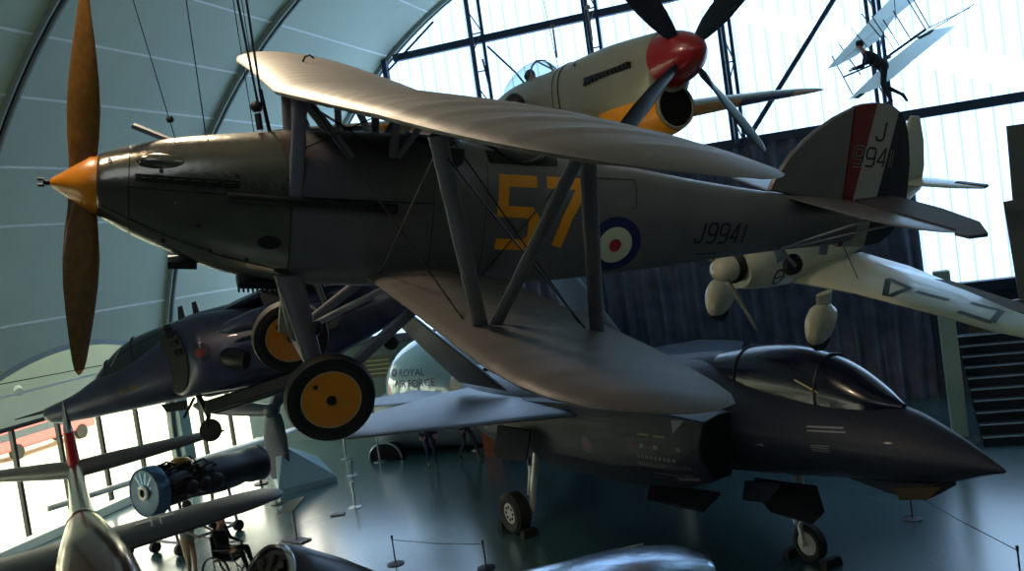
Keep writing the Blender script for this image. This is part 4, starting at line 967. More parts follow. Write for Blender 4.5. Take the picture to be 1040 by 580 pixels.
for s in (1, -1):
    rr = []
    for x, yc, r_, zt, zb in ((-3.6, .86, .50, .98, -.86), (-3.7, .88, .54, 1.04, -.92), (-4.4, .92, .56, 1.05, -.95), (-5.2, .9, .52, 1.05, -1.0), (-6.2, .78, .45, .9, -.95), (-7.5, .6, .35, .6, -.8)):
        rr.append([Vector((x-(.58*(1+math.cos(2*math.pi*k/32)) if x > -4.2 else .36*(1+math.cos(2*math.pi*k/32)) if x > -4.6 else 0), s*(yc+r_*math.cos(2*math.pi*k/32)), (zt+zb)/2+(zt-zb)/2*math.sin(2*math.pi*k/32))) for k in range(32)])
    MB().loft(rr).build('engine_intake', m_jj, jj, smooth=60)
    c = sum(rr[0], Vector())/32
    MB().loft([[c+(p-c)*.93+Vector((.03, s*.02, 0)) for p in rr[0]], [c+(p-c)*.88+Vector((.0, 0, 0)) for p in rr[0]]]).build('intake_mouth', M_['black'], jj)
    MB().tube([(-5.7, s*1.2, -.35), (-5.9, s*1.42, -.45), (-6.2, s*1.45, -.6)], [.26, .26, .22], 14).build('exhaust_nozzle', M_['dark'], jj)
    st = [(s*y, le, te, z, t_) for y, le, te, z, t_ in ((.4, -5.6, -9.4, 1.06, .09), (1.5, -6.6, -9.5, .92, .08), (2.8, -7.8, -9.6, .72, .08), (3.7, -8.6, -9.7, .58, .07), (3.85, -9.0, -9.6, .56, .03))]
    MB().loft(wing_rings(st, 12, .01)).build('wing', m_jj, jj)
    if s > 0: MB().lathe([(0, .01), (.3, .16), (1.0, .26), (2.6, .27), (3.6, .16), (4.0, .02)], (-5.9, s*2.15, .2), (-1, 0, 0), 20).build('drop_tank', m_jj, jj, smooth=60)
    MB().box((-8.0, s*2.15, .62), (1.6, .07, .5)).build('pylon', m_jj2, jj)
    og = MB(); og.tube([(-8.9, s*3.45, .6), (-9.0, s*3.45, -.3)], [.09, .06], 10); og.tube([(-9.0, s*3.45, -.3), (-9.05, s*3.5, -.62)], .04, 8); og.build('outrigger_leg', m_jj2, jj)
    MB().lathe([(-.07, .12), (-.08, .2), (0, .24), (.08, .2), (.07, .12)], (-9.05, s*3.52, -.66), (0, 1, 0), 20).build('outrigger_wheel', M_['tyre'], jj)
    st = [(s*y, le, te, .55-.12*y, .07) for y, le, te in ((.1, -11.8, -13.4), (1.9, -12.9, -13.8))]
    MB().loft(wing_rings(st, 8, 0)).build('tailplane', m_jj, jj)
MB().plate([(-10.6, 0, .7), (-12.2, 0, 2.2), (-13.2, 0, 2.3), (-13.5, 0, .7)], .12, (0, 1, 0), inset=.06).build('fin', m_jj, jj)
for k in range(4):
    a = R(50-16*k); MB().box((-4.35-.07*k, .82+.62*math.cos(a), .12+.98*math.sin(a)), (.16, .16, .14), rot=Matrix.Rotation(-a, 3, 'X')).build('auxiliary_intake_door', M_['black'], jj, smooth=0)
MB().plate([(-4.2, 0, 1.2), (-4.3, 0, 1.62), (-4.42, 0, 1.62), (-4.42, 0, 1.2)], .05, (0, 1, 0)).build('aerial', m_jj2, jj); MB().plate([(-4.65, .0, 1.2), (-4.7, 0, 1.62), (-4.82, 0, 1.62), (-4.84, 0, 1.2)], .05, (0, 1, 0)).build('aerial', m_jj2, jj)
ib = bvh_of([o for o in jj.children if o.name.startswith('engine_intake')][0])
for r_, mm, of in ((.26, mat('dull blue', (26, 28, 60), .5, 0, 0), .008), (.12, mat('dull red', (120, 34, 40), .5, 0, 0), .014)):
    decal('roundel', [disc(0, 0, r_)], mm, jj, ib, (-5.1, 3, -.05), (-1, 0, 0), (0, 0, 1), (0, -1, 0), of, .1)
mb = MB(); mb.box((-5.9, .32, -1.3), (3.0, .3, .34), taper=.9); mb.box((-5.9, -.32, -1.3), (3.0, .3, .34), taper=.9); mb.build('gun_pod', m_jj2, jj, bevel=.05)
mb = MB(); mb.tube([(-4.2, 0, -.8), (-4.35, 0, -1.5), (-4.25, .12, -1.8)], [.08, .07, .05], 10); mb.tube([(-4.1, 0, -.9), (-3.7, .05, -1.35)], .04, 6); mb.build('nose_leg', M_['dark'], jj)
MB().lathe([(-.09, .16), (-.1, .27), (0, .31), (.1, .27), (.09, .16)], (-4.3, .0, -1.88), (0, 1, 0), 24).build('nose_wheel', M_['tyre'], jj)
mb = MB(); mb.tube([(-8.0, 0, -.9), (-8.0, 0, -1.7)], .1, 10); mb.build('main_leg', M_['dark'], jj)
for s in (1, -1): MB().lathe([(-.1, .18), (-.12, .3), (0, .36), (.12, .3), (.1, .18)], (-8.0, s*.25, -1.75), (0, 1, 0), 24).build('main_wheel', M_['tyre'], jj)
MB().plate([(-3.3, .3, -.85), (-4.0, .3, -.95), (-3.95, .35, -1.2), (-3.4, .33, -1.1)], .03, (0, 1, 0)).build('gear_door', m_jj2, jj)
mt_ = mat('dull yellow stencil', (96, 84, 44), .6, 0, 0)
decal('stencil', [rect(0, .1, 0, .1), rect(.14, .2, 0, .1), rect(.3, .55, .02, .12)], mt_, jj, hb, (-2.4, 2, -.3), (-1, 0, 0), (0, 0, 1), (0, -1, 0), .01, .1)
for s in (1, -1):
    p = jj.matrix_world @ Vector((-7.2, s*.4, 1.0)); up_cable('suspension_cable', p, 0, 'support cable above the jump jet, %s' % ('the nearer one' if s > 0 else 'the farther one'), .01)
# ================================================================ LIGHT GLIDER WITH MANNEQUIN (top right)
m_sail = mat('white sailcloth', (206, 218, 214), .7, 0, .05, 3)
_nt = m_sail.node_tree; _p = _nt.nodes['Principled BSDF']; _o = [n for n in _nt.nodes if n.type == 'OUTPUT_MATERIAL'][0]
_t = _nt.nodes.new('ShaderNodeBsdfTranslucent'); _t.inputs['Color'].default_value = srgb(214, 226, 222); _m = _nt.nodes.new('ShaderNodeMixShader'); _m.inputs[0].default_value = .6
_nt.links.new(_p.outputs[0], _m.inputs[1]); _nt.links.new(_t.outputs[0], _m.inputs[2]); _nt.links.new(_m.outputs[0], _o.inputs[0])
gl = thing('hang_glider', atd(905, 60, 22), 'early white two-winged glider hanging against the glazing above the biplane tail', 'glider')
inv = gl.matrix_world.inverted()
def gp(x, y, d): return inv @ atd(x, y, d)
def sail(pts, nm):
    P = [gp(*p) for p in pts]; n_ = (P[2]-P[0]).cross(P[1]-P[0]).normalized()
    return (lambda q: q)(MB().add(P, [tuple(range(len(P)))])).build(nm, m_sail, gl, smooth=0)
sail([(861, 102, 21.2), (898, 66, 21.9), (942, 31, 23.2), (971, 26, 24), (927, 62, 22.4), (907, 79, 21.9), (892, 89, 21.6)], 'lower_wing')
sail([(840, 70, 21.2), (874, 31, 21.9), (903, 0, 22.6), (935, -35, 23.6), (965, -42, 24), (930, 0, 22.9), (909, 17, 22.4), (892, 41, 22), (869, 57, 21.6), (850, 67, 21.3)], 'upper_wing')
mb = MB()
for a, b in (((851, 43), (874, 76)), ((864, 28), (890, 58)), ((875, 14), (897, 41)), ((885, 16), (908, 50)), ((897, 20), (913, 46)), ((907, 11), (925, 40)), ((845, 57), (866, 96)), ((922, 0), (940, 30)), ((928, 0), (944, 28))):
    mb.tube([gp(*a, 21.7), gp(*b, 21.9)], .014, 5)
mb.build('wing_strut', M_['dark'], gl)
mb = MB(); mb.tube([gp(898, 60, 21.8), gp(940, 30, 22.6)], .035, 6); mb.tube([gp(942, 29, 22.6), gp(985, 8, 24)], .012, 5); mb.tube([gp(942, 33, 22.6), gp(990, 4, 24)], .012, 5); mb.tube([gp(857, 78, 21.2), gp(905, 58, 21.8)], .02, 6); mb.build('spar', M_['dark'], gl)
mb = MB(); mb.plate([gp(931, 38, 22.3), gp(944, 32, 22.6), (gp(950, 30, 22.7)), gp(944, 35, 22.5), gp(934, 40, 22.3)], .05, (0, 1, 0)); mb.build('fairing', M_['dark'], gl)
mb = MB(); mb.plate([gp(867, 100, 21.1), gp(874, 95, 21.3), gp(879, 95, 21.3), gp(872, 100, 21.2)], .05, (0, 1, 0)); mb.build('tip_block', M_['dark'], gl)
cable('suspension_cable', atd(910, 20, 22.3), atd(903, -60, 22.3), 'wire above the white glider', .01)

# ---- people: tapered limbs fused into one surface with a voxel remesh
def person(name, label, joints, segs, balls, mats, pick, par=None, cat='person', vox=.022, group=None):
    mb = MB()
    for a, b, ra_, rb2 in segs:
        A, B = Vector(joints[a]), Vector(joints[b]); mb.tube([A, A.lerp(B, .5), B], [ra_, (ra_+rb2)/2*1.03, rb2], 12); mb.ball(A, ra_, 12); mb.ball(B, rb2, 12)
    for c, r_ in balls: mb.ball(joints[c] if isinstance(c, str) else c, r_, 16)
    o = mb.build(name, mats[0], par, smooth=80)
    rm = o.modifiers.new('r', 'REMESH'); rm.mode = 'VOXEL'; rm.voxel_size = vox
    sm = o.modifiers.new('s', 'SMOOTH'); sm.iterations = 3; sm.factor = .5
    dg = bpy.context.evaluated_depsgraph_get(); me = bpy.data.meshes.new_from_object(o.evaluated_get(dg))
    o.modifiers.clear(); o.data = me; me.materials.clear()
    for m in mats: me.materials.append(m)
    for p in me.polygons: p.material_index = pick(p.center); p.use_smooth = True
    return o
sk = mat('skin', (176, 128, 104), .55, 0, .04)
def figure(J, cloth, trouser, hair, name, label, loc, rz, shoe=None, cat='person'):
    """J: joint dictionary in metres, figure faces +x"""
    root = thing(name, loc, label, cat, hpr=(rz, 0, 0))
    segs = [('pelvis', 'chest', .135, .15), ('chest', 'neck', .13, .06), ('neck', 'head', .055, .06)]
    for s in 'lr':
        segs += [('hip'+s, 'knee'+s, .085, .058), ('knee'+s, 'ankle'+s, .056, .038), ('ankle'+s, 'toe'+s, .045, .03), ('sh'+s, 'el'+s, .052, .040), ('el'+s, 'wr'+s, .038, .026), ('chest', 'sh'+s, .09, .06), ('pelvis', 'hip'+s, .11, .09)]
        # palm, four fingers, thumb
        W = Vector(J['wr'+s]); E = Vector(J['el'+s]); d = (W-E).normalized(); side = d.cross(Vector((0, 0, 1)));
        side = side.normalized() if side.length > .05 else Vector((0, 1, 0)); J['pm'+s] = tuple(W+d*.07)
        segs.append(('wr'+s, 'pm'+s, .027, .030))
        for k in range(4):
            a = 'f%d%s' % (k, s); b = 'g%d%s' % (k, s)
            J[a] = tuple(W+d*.08+side*(.011*(k-1.5)*1.6)); L = (.065, .078, .072, .055)[k]
            J[b] = tuple(Vector(J[a])+d*L*.8+side.cross(d)*L*.35); segs.append((a, b, .010, .008))
        J['t'+s] = tuple(W+d*.03+side*.028); J['u'+s] = tuple(W+d*.075+side*.055); segs.append(('t'+s, 'u'+s, .012, .009))
    H = Vector(J['head'])
    balls = [(tuple(H+Vector((0, 0, .05))), (.092, .076, .115)), (tuple(H+Vector((.092, 0, .03))), (.018, .012, .022)), (tuple(H+Vector((.0, .076, .03))), (.018, .01, .03)), (tuple(H+Vector((.0, -.076, .03))), (.018, .01, .03)), (tuple(H+Vector((.06, 0, -.03))), (.03, .035, .03))]
    waist = J['pelvis'][2]+.02
    hands = [Vector(J['wrl']), Vector(J['wrr'])]
    def pick(c):
        if (c-H).length < .17 or any((c-h).length < .13 and (c-h).dot(h-Vector(J['el'+s])) > 0 for h, s in zip(hands, 'lr')): return 0
        for s in 'lr':
            a = Vector(J['ankle'+s])
            if (c-a).length < .09 or (c-Vector(J['toe'+s])).length < .09: return 3
            k = Vector(J['knee'+s]); h = Vector(J['hip'+s])
            if (c-k).length < .12 or (c-(k+h)/2).length < .16 or (c-(k+a)/2).length < .2: return 2
        return 2 if c.z < waist else 1
    b = person('body', None, J, segs, balls, [sk, cloth, trouser, shoe or M_['dark']], pick, root)
    mb = MB(); mb.ball(H+Vector((-.015, 0, .085)), (.100, .088, .10), 16); mb.build('hair', hair, root)
    mb = MB()
    for s in (1, -1): mb.ball(H+Vector((.083, s*.03, .055)), (.012, .014, .009), 8)
    mb.build('eye', M_['dark'], root)
    return root
def stand(**kw):
    J = dict(pelvis=(0, 0, .95), chest=(0, 0, 1.27), neck=(.01, 0, 1.47), head=(.03, 0, 1.56), hipl=(0, .1, .9), hipr=(0, -.1, .9), kneel=(.03, .1, .5), kneer=(.03, -.1, .5), anklel=(0, .1, .08), ankler=(0, -.1, .08), toel=(.16, .12, .035), toer=(.16, -.12, .035),
             shl=(0, .19, 1.40), shr=(0, -.19, 1.40), ell=(-.03, .23, 1.12), elr=(-.03, -.23, 1.12), wrl=(.06, .22, .88), wrr=(.06, -.22, .88))
    J.update(kw); return J
m_hair = mat('dark hair', (24, 20, 18), .7, 0, .1)
# glider mannequin: leaning forward, arms on the frame, one foot behind
mp = atd(893, 72, 21.75)
mq = mat('dark suit', (24, 26, 38), .8, 0, .1)
J = stand(pelvis=(-.05, 0, .92), chest=(.22, 0, 1.18), neck=(.34, 0, 1.33), head=(.42, 0, 1.42), hipl=(-.05, .1, .88), hipr=(-.05, -.1, .88), kneel=(.02, .1, .48), anklel=(-.12, .1, .10), toel=(.03, .1, .04), kneer=(-.05, -.1, .48), ankler=(-.42, -.1, .22), toer=(-.5, -.1, .06),
          shl=(.27, .2, 1.26), shr=(.27, -.2, 1.26), ell=(.33, .28, 1.02), elr=(.33, -.28, 1.02), wrl=(.58, .22, .98), wrr=(.58, -.22, .98))
figure(J, mq, mq, M_['dark'], 'mannequin', 'dark mannequin leaning forward as it hangs in the frame of the white glider', atd(899, 104, 21.75)-Vector((0, 0, .1)), 180+8, cat='mannequin')

# ================================================================ LOWER LEFT AEROPLANE (tail up the picture)
m_br = mat('polished brown silver', (116, 92, 78), .16, .85, .12, 2); m_dg = mat('dark grey wing', (44, 46, 50), .45, .1, .15, 2); m_sv = mat('silver tube', (176, 178, 178), .2, .9, .08, 6)
P0 = atz(76, 477, 2.5); P1 = atz(84, 528, 2.25); P2 = atz(98, 585, 2.0); d2_ = (P2-P1); P3 = P2+d2_.normalized()*2.4+Vector((0, 0, -.1))
lt = thing('low_wing_aeroplane', (P2.x, P2.y, 0), 'aeroplane at the lower left seen over its tail with a shiny brown body', 'aeroplane')
i2 = lt.matrix_world.inverted()
L = lambda p: i2 @ Vector(p)
MB().tube([L(P0), L(P0.lerp(P1, .5)), L(P1)], [.15, .165, .2], 24).build('tail_boom', m_sv, lt, smooth=60)
mb = MB(); k = [P1, P1.lerp(P2, .12), P1.lerp(P2, .35), P1.lerp(P2, .7), P2, P2.lerp(P3, .4), P3, P3+d2_.normalized()*.5]
mb.tube([L(p) for p in k], [.2, .27, .36, .48, .56, .6, .45, .08], 28); mb.build('fuselage', m_br, lt, smooth=70)
mb = MB(); mb.tube([L(P1.lerp(P2, .03)), L(P1.lerp(P2, .13))], [.232, .29], 28, cap=False); mb.build('body_band', mat('teal band', (72, 104, 112), .3, .3, .05), lt)
MB().ball(L(P0), (.21, .21, .21), 20).build('tail_joint', mat('dark blue metal', (26, 32, 52), .2, .5, .1), lt)
td = (atz(228, 437, 2.5)-atz(0, 480, 2.5)).normalized(); pn = Vector((-td.y, td.x, 0))
for nm, e_ in (('tailplane', atz(228, 437, 2.5)), ('tailplane', atz(-40, 487, 2.5))):
    e_ = L(e_); c = L(P0); rr = []
    for t_, w_, h_ in ((0, .34, .17), (.2, .36, .17), (.5, .32, .14), (.75, .25, .11), (.92, .14, .07), (1, .02, .02)):
        q = c.lerp(e_, t_); rr.append([q+pn*(w_*math.cos(2*math.pi*k_/20))+Vector((0, 0, h_*math.sin(2*math.pi*k_/20))) for k_ in range(20)])
    MB().loft(rr).build(nm, mat('grey tailplane', (98, 96, 98), .4, .2, .1, 3), lt, smooth=60)
def spike(z0, z1, r0, r1, nm, m_):
    rr = []
    for t_ in (0, .33, .66, 1):
        z = z0+(z1-z0)*t_; r_ = r0+(r1-r0)*t_; c = L(P0); rr.append([c+Vector((0, 0, z))+td*(r_*math.cos(2*math.pi*k_/18))+pn*(r_*1.8*math.sin(2*math.pi*k_/18)) for k_ in range(18)])
    return MB().loft(rr).build(nm, m_, lt, smooth=60)
spike(.12, .80, .125, .095, 'fin_base', mat('fin red', (160, 30, 44), .3, .2, .05)); spike(.80, 1.45, .095, .012, 'fin_tip', m_sv)
W0 = atz(277, 497, 1.75); W1 = atz(-20, 586, 1.75); wd = (W0-W1).normalized(); wn = Vector((-wd.y, wd.x, 0))
rr = []
for t_, c_ in ((0, 1.75), (.3, 1.7), (.6, 1.5), (.85, 1.3), (.96, 1.0), (1, .5)):
    q = L(W1.lerp(W0, t_)); q = q+wn*(-.25)
    rr.append([q+wn*(c_*.5*math.cos(2*math.pi*k_/24))+Vector((0, 0, .085*c_*math.sin(2*math.pi*k_/24))) for k_ in range(24)])
lw = MB().loft(rr).build('wing', m_dg, lt, smooth=60); lb_ = bvh_of(lw)
m_wh = mat('cross white', (170, 176, 180), .5, 0, 0)
# white corner strokes of the wing cross, laid on the wing
_o = L(CPOS); _h = lb_.ray_cast(_o, ray(157, 524).normalized()); cpos = (_h[0] or L(atz(157, 524, 1.85)))+Vector((0, 0, .0))
_d = ray(157, 524).normalized(); _v = wd.cross(_d); _v = _v if _v.z > 0 else -_v
for sx, sy in ((-1, -1), (1, -1), (-1, 1), (1, 1)):
    decal('wing_cross', stroke([(sx*.08, sy*.17), (sx*.08, sy*.06), (sx*.34, sy*.06)], .032), m_wh, lt, lb_, cpos, wd, _v, _d, .008, .06)
MB().box(L(atz(105, 560, 1.6)), (.9, .6, .3), rot=Matrix.Rotation(math.atan2(wd.y, wd.x), 3, 'Z')).build('nacelle', M_['dark'], lt, bevel=.08)
for q in (P2+Vector((.5, .3, 0)), P2+Vector((-.5, -.3, 0))):
    MB().tube([L((q.x, q.y, 1.6)), L((q.x, q.y, .3))], .05, 8).build('support_leg', M_['steel'], lt)
    MB().lathe([(-.08, .15), (-.1, .25), (0, .3), (.1, .25), (.08, .15)], L((q.x, q.y, .3)), (td.x, td.y, 0), 20).build('main_wheel', M_['tyre'], lt)
MB().tube([L(P0), L((P0.x, P0.y, .12))], .035, 8).build('tail_prop', M_['steel'], lt)

# ================================================================ ENGINE ON ITS STAND
E0 = atz(150, 500, 1.5); E1 = atd(262, 470, (E0-CPOS).dot(fwd)+2.6); ax = (E1-E0).normalized(); sd = Vector((-ax.y, ax.x, 0))
en = thing('jet_engine', (E0.x, E0.y, 0), 'dark exposed aero engine with a blue intake ring standing on a wheeled cradle', 'engine')
i3 = Matrix.Translation(-Vector((E0.x, E0.y, 0))); L3 = lambda p: i3 @ Vector(p); e0 = L3(E0); LE_ = (E1-E0).length
MB().lathe([(-.06, .50), (-.1, .53), (0, .57), (.2, .56), (.24, .48)], e0, ax, 36).build('intake_ring', mat('intake blue steel', (84, 116, 148), .25, .6, .1), en)
mb = MB()
for k_ in range(14):
    a = 2*math.pi*k_/14; u_ = Vector((0, 0, 1)); dv = sd*math.cos(a)+u_*math.sin(a); mb.bar(e0+dv*.14-ax*.07, e0+dv*.46-ax*.05, .05, .02, upv=ax)
mb.build('intake_vane', mat('vane blue', (96, 136, 176), .3, .5, .05), en)
MB().lathe([(-.14, .09), (-.16, .13), (-.13, .17), (-.08, .15)], e0, ax, 28, cap=False).build('hub_ring', mat('hub white', (200, 204, 200), .4, 0, 0), en)
MB().lathe([(-.08, .001), (-.08, .50)], e0, ax, 28).build('intake_face', mat('face blue', (60, 88, 120), .3, .4, .3, 4), en)
MB().lathe([(.15, .40), (.3, .44), (.8, .42), (1.1, .38), (1.5, .42), (1.9, .44), (2.3, .42), (LE_-.5, .36), (LE_-.3, .42), (LE_, .42), (LE_, .36), (LE_-.3, .3)], e0, ax, 32).build('engine_casing', M_['dark'], en)
mb = MB(); rnd = random.Random(4)
for k_ in range(60):
    t_ = rnd.uniform(.2, 1.3); a = rnd.uniform(-.6, 3.7); dv = sd*math.cos(a)+Vector((0, 0, 1))*math.sin(a); c = e0+ax*t_+dv*rnd.uniform(.42, .55)
    if k_ % 3: mb.box(c, (rnd.uniform(.06, .2), rnd.uniform(.06, .18), rnd.uniform(.06, .16)), rot=Matrix.Rotation(rnd.uniform(0, 3), 3, 'Z'))
    else: mb.tube([c, c+ax*rnd.uniform(.1, .4)+dv*.05, c+ax*rnd.uniform(.3, .5)-dv*.1], .025, 6)
mb.build('accessory_gear', mat('oily metal', (40, 38, 36), .4, .5, .4, 20), en, smooth=30)
MB().ball(e0+ax*.95+Vector((0, 0, .48)), (.28, .2, .12), 14).build('brass_cover', mat('brass cover', (150, 104, 40), .35, .6, .1), en)
for k_ in range(3): MB().lathe([(0, .15), (.05, .19), (.25, .17), (.3, .1)], e0+ax*(.75+.35*k_)-sd*.34+Vector((0, 0, -.05)), -sd, 20).build('burner_can', M_['dark'], en)
MB().lathe([(0, .43), (.04, .45), (.06, .38)], e0+ax*(LE_-.02), ax, 24).build('exhaust_ring', M_['steel'], en)
mb = MB()
for t_ in (.25, 1.9):
    for s in (1, -1): mb.tube([e0+ax*t_+sd*.3*s+Vector((0, 0, -.3)), e0+ax*t_+sd*.45*s+Vector((0, 0, -1.25))], .035, 8)
    mb.tube([e0+ax*t_+sd*.45+Vector((0, 0, -1.2)), e0+ax*t_-sd*.45+Vector((0, 0, -1.2))], .035, 8)
for s in (1, -1): mb.tube([e0+ax*.25+sd*.45*s+Vector((0, 0, -1.2)), e0+ax*1.9+sd*.45*s+Vector((0, 0, -1.2))], .035, 8)
mb.build('cradle', M_['steel'], en)
for t_ in (.25, 1.9):
    for s in (1, -1):
        c = e0+ax*t_+sd*.45*s; MB().lathe([(-.04, .09), (-.05, .13), (.05, .13), (.04, .09)], (c.x, c.y, .13), sd, 20).build('castor', M_['tyre'], en)
# ================================================================ SMALLER EXHIBITS
# long slender white wing on stands
a_ = atz(48, 517, 1.2); b_ = atz(300, 436, 1.2)
sw = thing('slender_white_wing', (a_.x, a_.y, 0), 'long slender white wing on low stands in front of the left windows', 'wing'); i4 = Matrix.Translation(-Vector((a_.x, a_.y, 0)))
A4, B4 = i4 @ a_, i4 @ b_; d4 = (B4-A4).normalized(); s4 = Vector((-d4.y, d4.x, 0)); rr = []
for t_, c_ in ((0, .1), (.03, .3), (.3, .36), (.6, .42), (.97, .45), (1, .2)):
    q = A4.lerp(B4, t_); rr.append([q+s4*(c_*.5*math.cos(2*math.pi*k/18))+Vector((0, 0, .07*math.sin(2*math.pi*k/18))) for k in range(18)])
MB().loft(rr).build('wing_panel', M_['white'], sw)
for t_ in (.07, .45, .8):
    q = A4.lerp(B4, t_); MB().tube([q, (q.x, q.y, .02)], .04, 8).build('stand', M_['dark'], sw); MB().lathe([(0, .2), (.03, .2)], (q.x, q.y, 0), (0, 0, 1), 16).build('stand_base', M_['dark'], sw)
# three-bladed propeller standing on a sloping plinth
pb = atz(283, 498, 0.02); cx_ = atY(276, 417, pb.y)
pr = thing('display_propeller', (pb.x, pb.y, 0), 'dark three-bladed propeller standing on a blue grey sloping plinth near the left windows', 'propeller'); iv = Matrix.Translation(-Vector((pb.x, pb.y, 0)))
hub = iv @ cx_; viewx = Vector((rt0.x, rt0.y, 0)).normalized(); vy = Vector((-viewx.y, viewx.x, 0))
m_pr = mat('blade grey steel', (60, 66, 76), .35, .4, .08, 4)
MB().lathe([(-.16, .12), (-.12, .2), (.12, .2), (.2, .1)], hub, -vy, 24).build('hub', m_pr, pr)
for (px, py), nm in (((196, 412), 'blade'), ((322, 332), 'blade'), ((285, 486), 'blade')):
    e_ = iv @ atY(px, py, pb.y); dv = (e_-hub); ln = dv.length; dv.normalize()
    be = [R(70), R(72), R(76), R(80), R(82), R(82)] if py < 480 else [R(75)]*6
    ccs = [.3, .36, .42, .42, .32, .08] if py < 480 else [.5, .62, .7, .7, .66, .6]
    MB().loft(blade_rings(dv, vy, [.1, ln*.2, ln*.4, ln*.65, ln*.9, ln], ccs, be, .14, o=hub)).build(nm, m_pr, pr, smooth=60)
pc = [atz(284, 504, 0), atz(343, 489, 0), atz(322, 468, 0), atz(273, 470, 0)]
ap = iv @ (atY(279, 453, pb.y+.1)); Pl = [iv @ p for p in pc]
mb = MB(); mb.add([p+Vector((0, 0, .0)) for p in Pl]+[p+Vector((0, 0, .16)) for p in Pl]+[ap, ap+Vector((.25, 0, 0))], [(3, 2, 1, 0), (0, 1, 5, 4), (1, 2, 6, 5), (2, 3, 7, 6), (3, 0, 4, 7), (4, 5, 9, 8), (5, 6, 9), (6, 7, 8, 9), (7, 4, 8)])
pn_ = thing('plinth', (pb.x, pb.y, 0), 'blue grey sloping plinth under the three-bladed propeller', 'plinth')
mb.build('plinth_body', mat('plinth blue grey', (140, 168, 180), .5, 0, .04), pn_, smooth=0)
# lectern style information board
def board(px, py, h, w, label, small=False):
    p = atz(px, py, 0); t = thing('information_board', p, label, 'sign', hpr=(-19, 0, 0))
    MB().box((0, 0, .02), (.7 if not small else .3, .3, .03)).build('base', M_['steel'], t, bevel=.005)
    MB().box((0, .0, h/2), (.08, .04, h)).build('post', M_['steel'], t, bevel=.005)
    MB().box((0, 0, h), (w, .42, .035), rot=Matrix.Rotation(R(28), 3, 'X') @ Matrix.Rotation(R(-14), 3, 'Y')).build('panel', mat('board grey', (92, 104, 108), .35, .1, .1, 6), t, bevel=.005)
board(301, 549, .78, .72, 'grey lectern board on a post standing on the open floor at the left')
o = MB().box(atz(343, 522, .02), (.34, .22, .03), rot=Matrix.Rotation(R(20), 3, 'Z')).build('floor_plate', M_['steel'], smooth=0); tag(o, 'small dark plate lying on the floor right of the lectern board', 'plate')
# barrier posts
def barrier(px, py, h, label, m=M_['silver'], r=.028):
    p = atz(px, py, 0); t = thing('barrier_post', p, label, 'post')
    MB().lathe([(0, .17), (.015, .17), (.035, .03)], (0, 0, 0), (0, 0, 1), 24).build('base', m, t); MB().tube([(0, 0, .03), (0, 0, h)], r, 12).build('pole', m, t); MB().lathe([(0, r*1.6), (.07, r*1.6)], (0, 0, h-.05), (0, 0, 1), 14).build('cap', m, t)
    return p
m_po = mat('brushed post', (170, 182, 186), .3, .7, .05)
bps = [barrier(352, 466, .98, 'silver barrier post left of the dark floor arch', m_po), barrier(386, 469, .98, 'silver barrier post in front of the dark floor arch', m_po), barrier(485, 457, .98, 'silver barrier post beside the orange box', m_po), barrier(358, 483, .4, 'short post behind the big black wheel, farther one', m_po), barrier(361, 515, .6, 'short post standing between the plinth and the small floor plate', m_po)]
bps2 = [barrier(402, 573, .55, 'thin low rope post on the bright floor, left of two', M_['dark'], .014), barrier(494, 577, .5, 'thin low rope post on the bright floor, right of two', M_['dark'], .014), barrier(927, 527, .55, 'thin low post under the nose of the stealth jet', M_['dark'], .014), barrier(1037, 590, .5, 'thin low post in the lower right corner', M_['dark'], .014), barrier(281, 512, .3, 'thin low post in front of the plinth', M_['dark'], .014)]
def rope(a, b, za, zb, label, r=.007, m=None):
    o = MB().tube([Vector((a.x, a.y, za)), ((a+b)/2)*1.0+Vector((0, 0, (za+zb)/2-.03)), Vector((b.x, b.y, zb))], r, 6).build('barrier_rope', m or M_['dark']); tag(o, label, 'rope')
rope(bps[0], bps[1], .93, .93, 'belt between the two silver posts by the dark floor arch', .025); rope(bps[1], bps[2], .93, .93, 'belt running behind the walking visitors to the orange box post', .025)
rope(bps2[0], bps2[1], .48, .45, 'thin cord between the two low posts on the bright floor'); rope(bps2[2], bps2[3], .5, .45, 'thin cord from the low post under the jet nose to the right corner')
# big pale exhibit behind the jet with dome window and lettering
m_pod = mat('grey blue pod shell', (96, 112, 126), .4, .1, .05, 2); m_dome = mat('pale glossy dome', (150, 182, 196), .12, .1, .06, 2, coat=.8)
c0 = atz(440, 470, 0); c0.y += 2.15; c0.x += .3
pd = thing('display_cockpit', (c0.x, c0.y, 0), 'pale rounded display cockpit lettered ROYAL AIR FORCE behind the jet wing', 'exhibit')
rr = []
for x, hw_, zt in ((-2.9, .3, 1.2), (-2.6, 1.0, 1.7), (-1.6, 1.35, 2.1), (0, 1.45, 2.25), (1.6, 1.4, 2.2), (2.6, 1.1, 1.9), (3.0, .5, 1.4)):
    rr.append([Vector((x, hw_*math.copysign(abs(math.cos(a))**.8, math.cos(a)), max(0.01, zt/2+zt/2*math.sin(a)))) for a in [2*math.pi*k/28 for k in range(28)]])
MB().loft(rr).build('hull', m_pod, pd, smooth=60)
dm = MB()
rr = []
for i in range(1, 12):
    t_ = math.pi*i/24*1.0; zz = 1.9+1.55*math.cos(math.pi/2*(1-i/11.5)) if False else 1.9+1.55*math.sin(math.pi/2*i/11.5)
    w_ = math.cos(math.pi/2*i/11.5); rr.append([Vector((-.2+2.25*w_*math.cos(2*math.pi*k/32), 1.3*w_*math.sin(2*math.pi*k/32), zz)) for k in range(32)])
rr.insert(0, [Vector((-.2+2.3*math.cos(2*math.pi*k/32), 1.32*math.sin(2*math.pi*k/32), 1.6)) for k in range(32)])
dm.loft(rr); dmo = dm.build('dome', m_dome, pd, smooth=70); dmb = bvh_of(dmo)
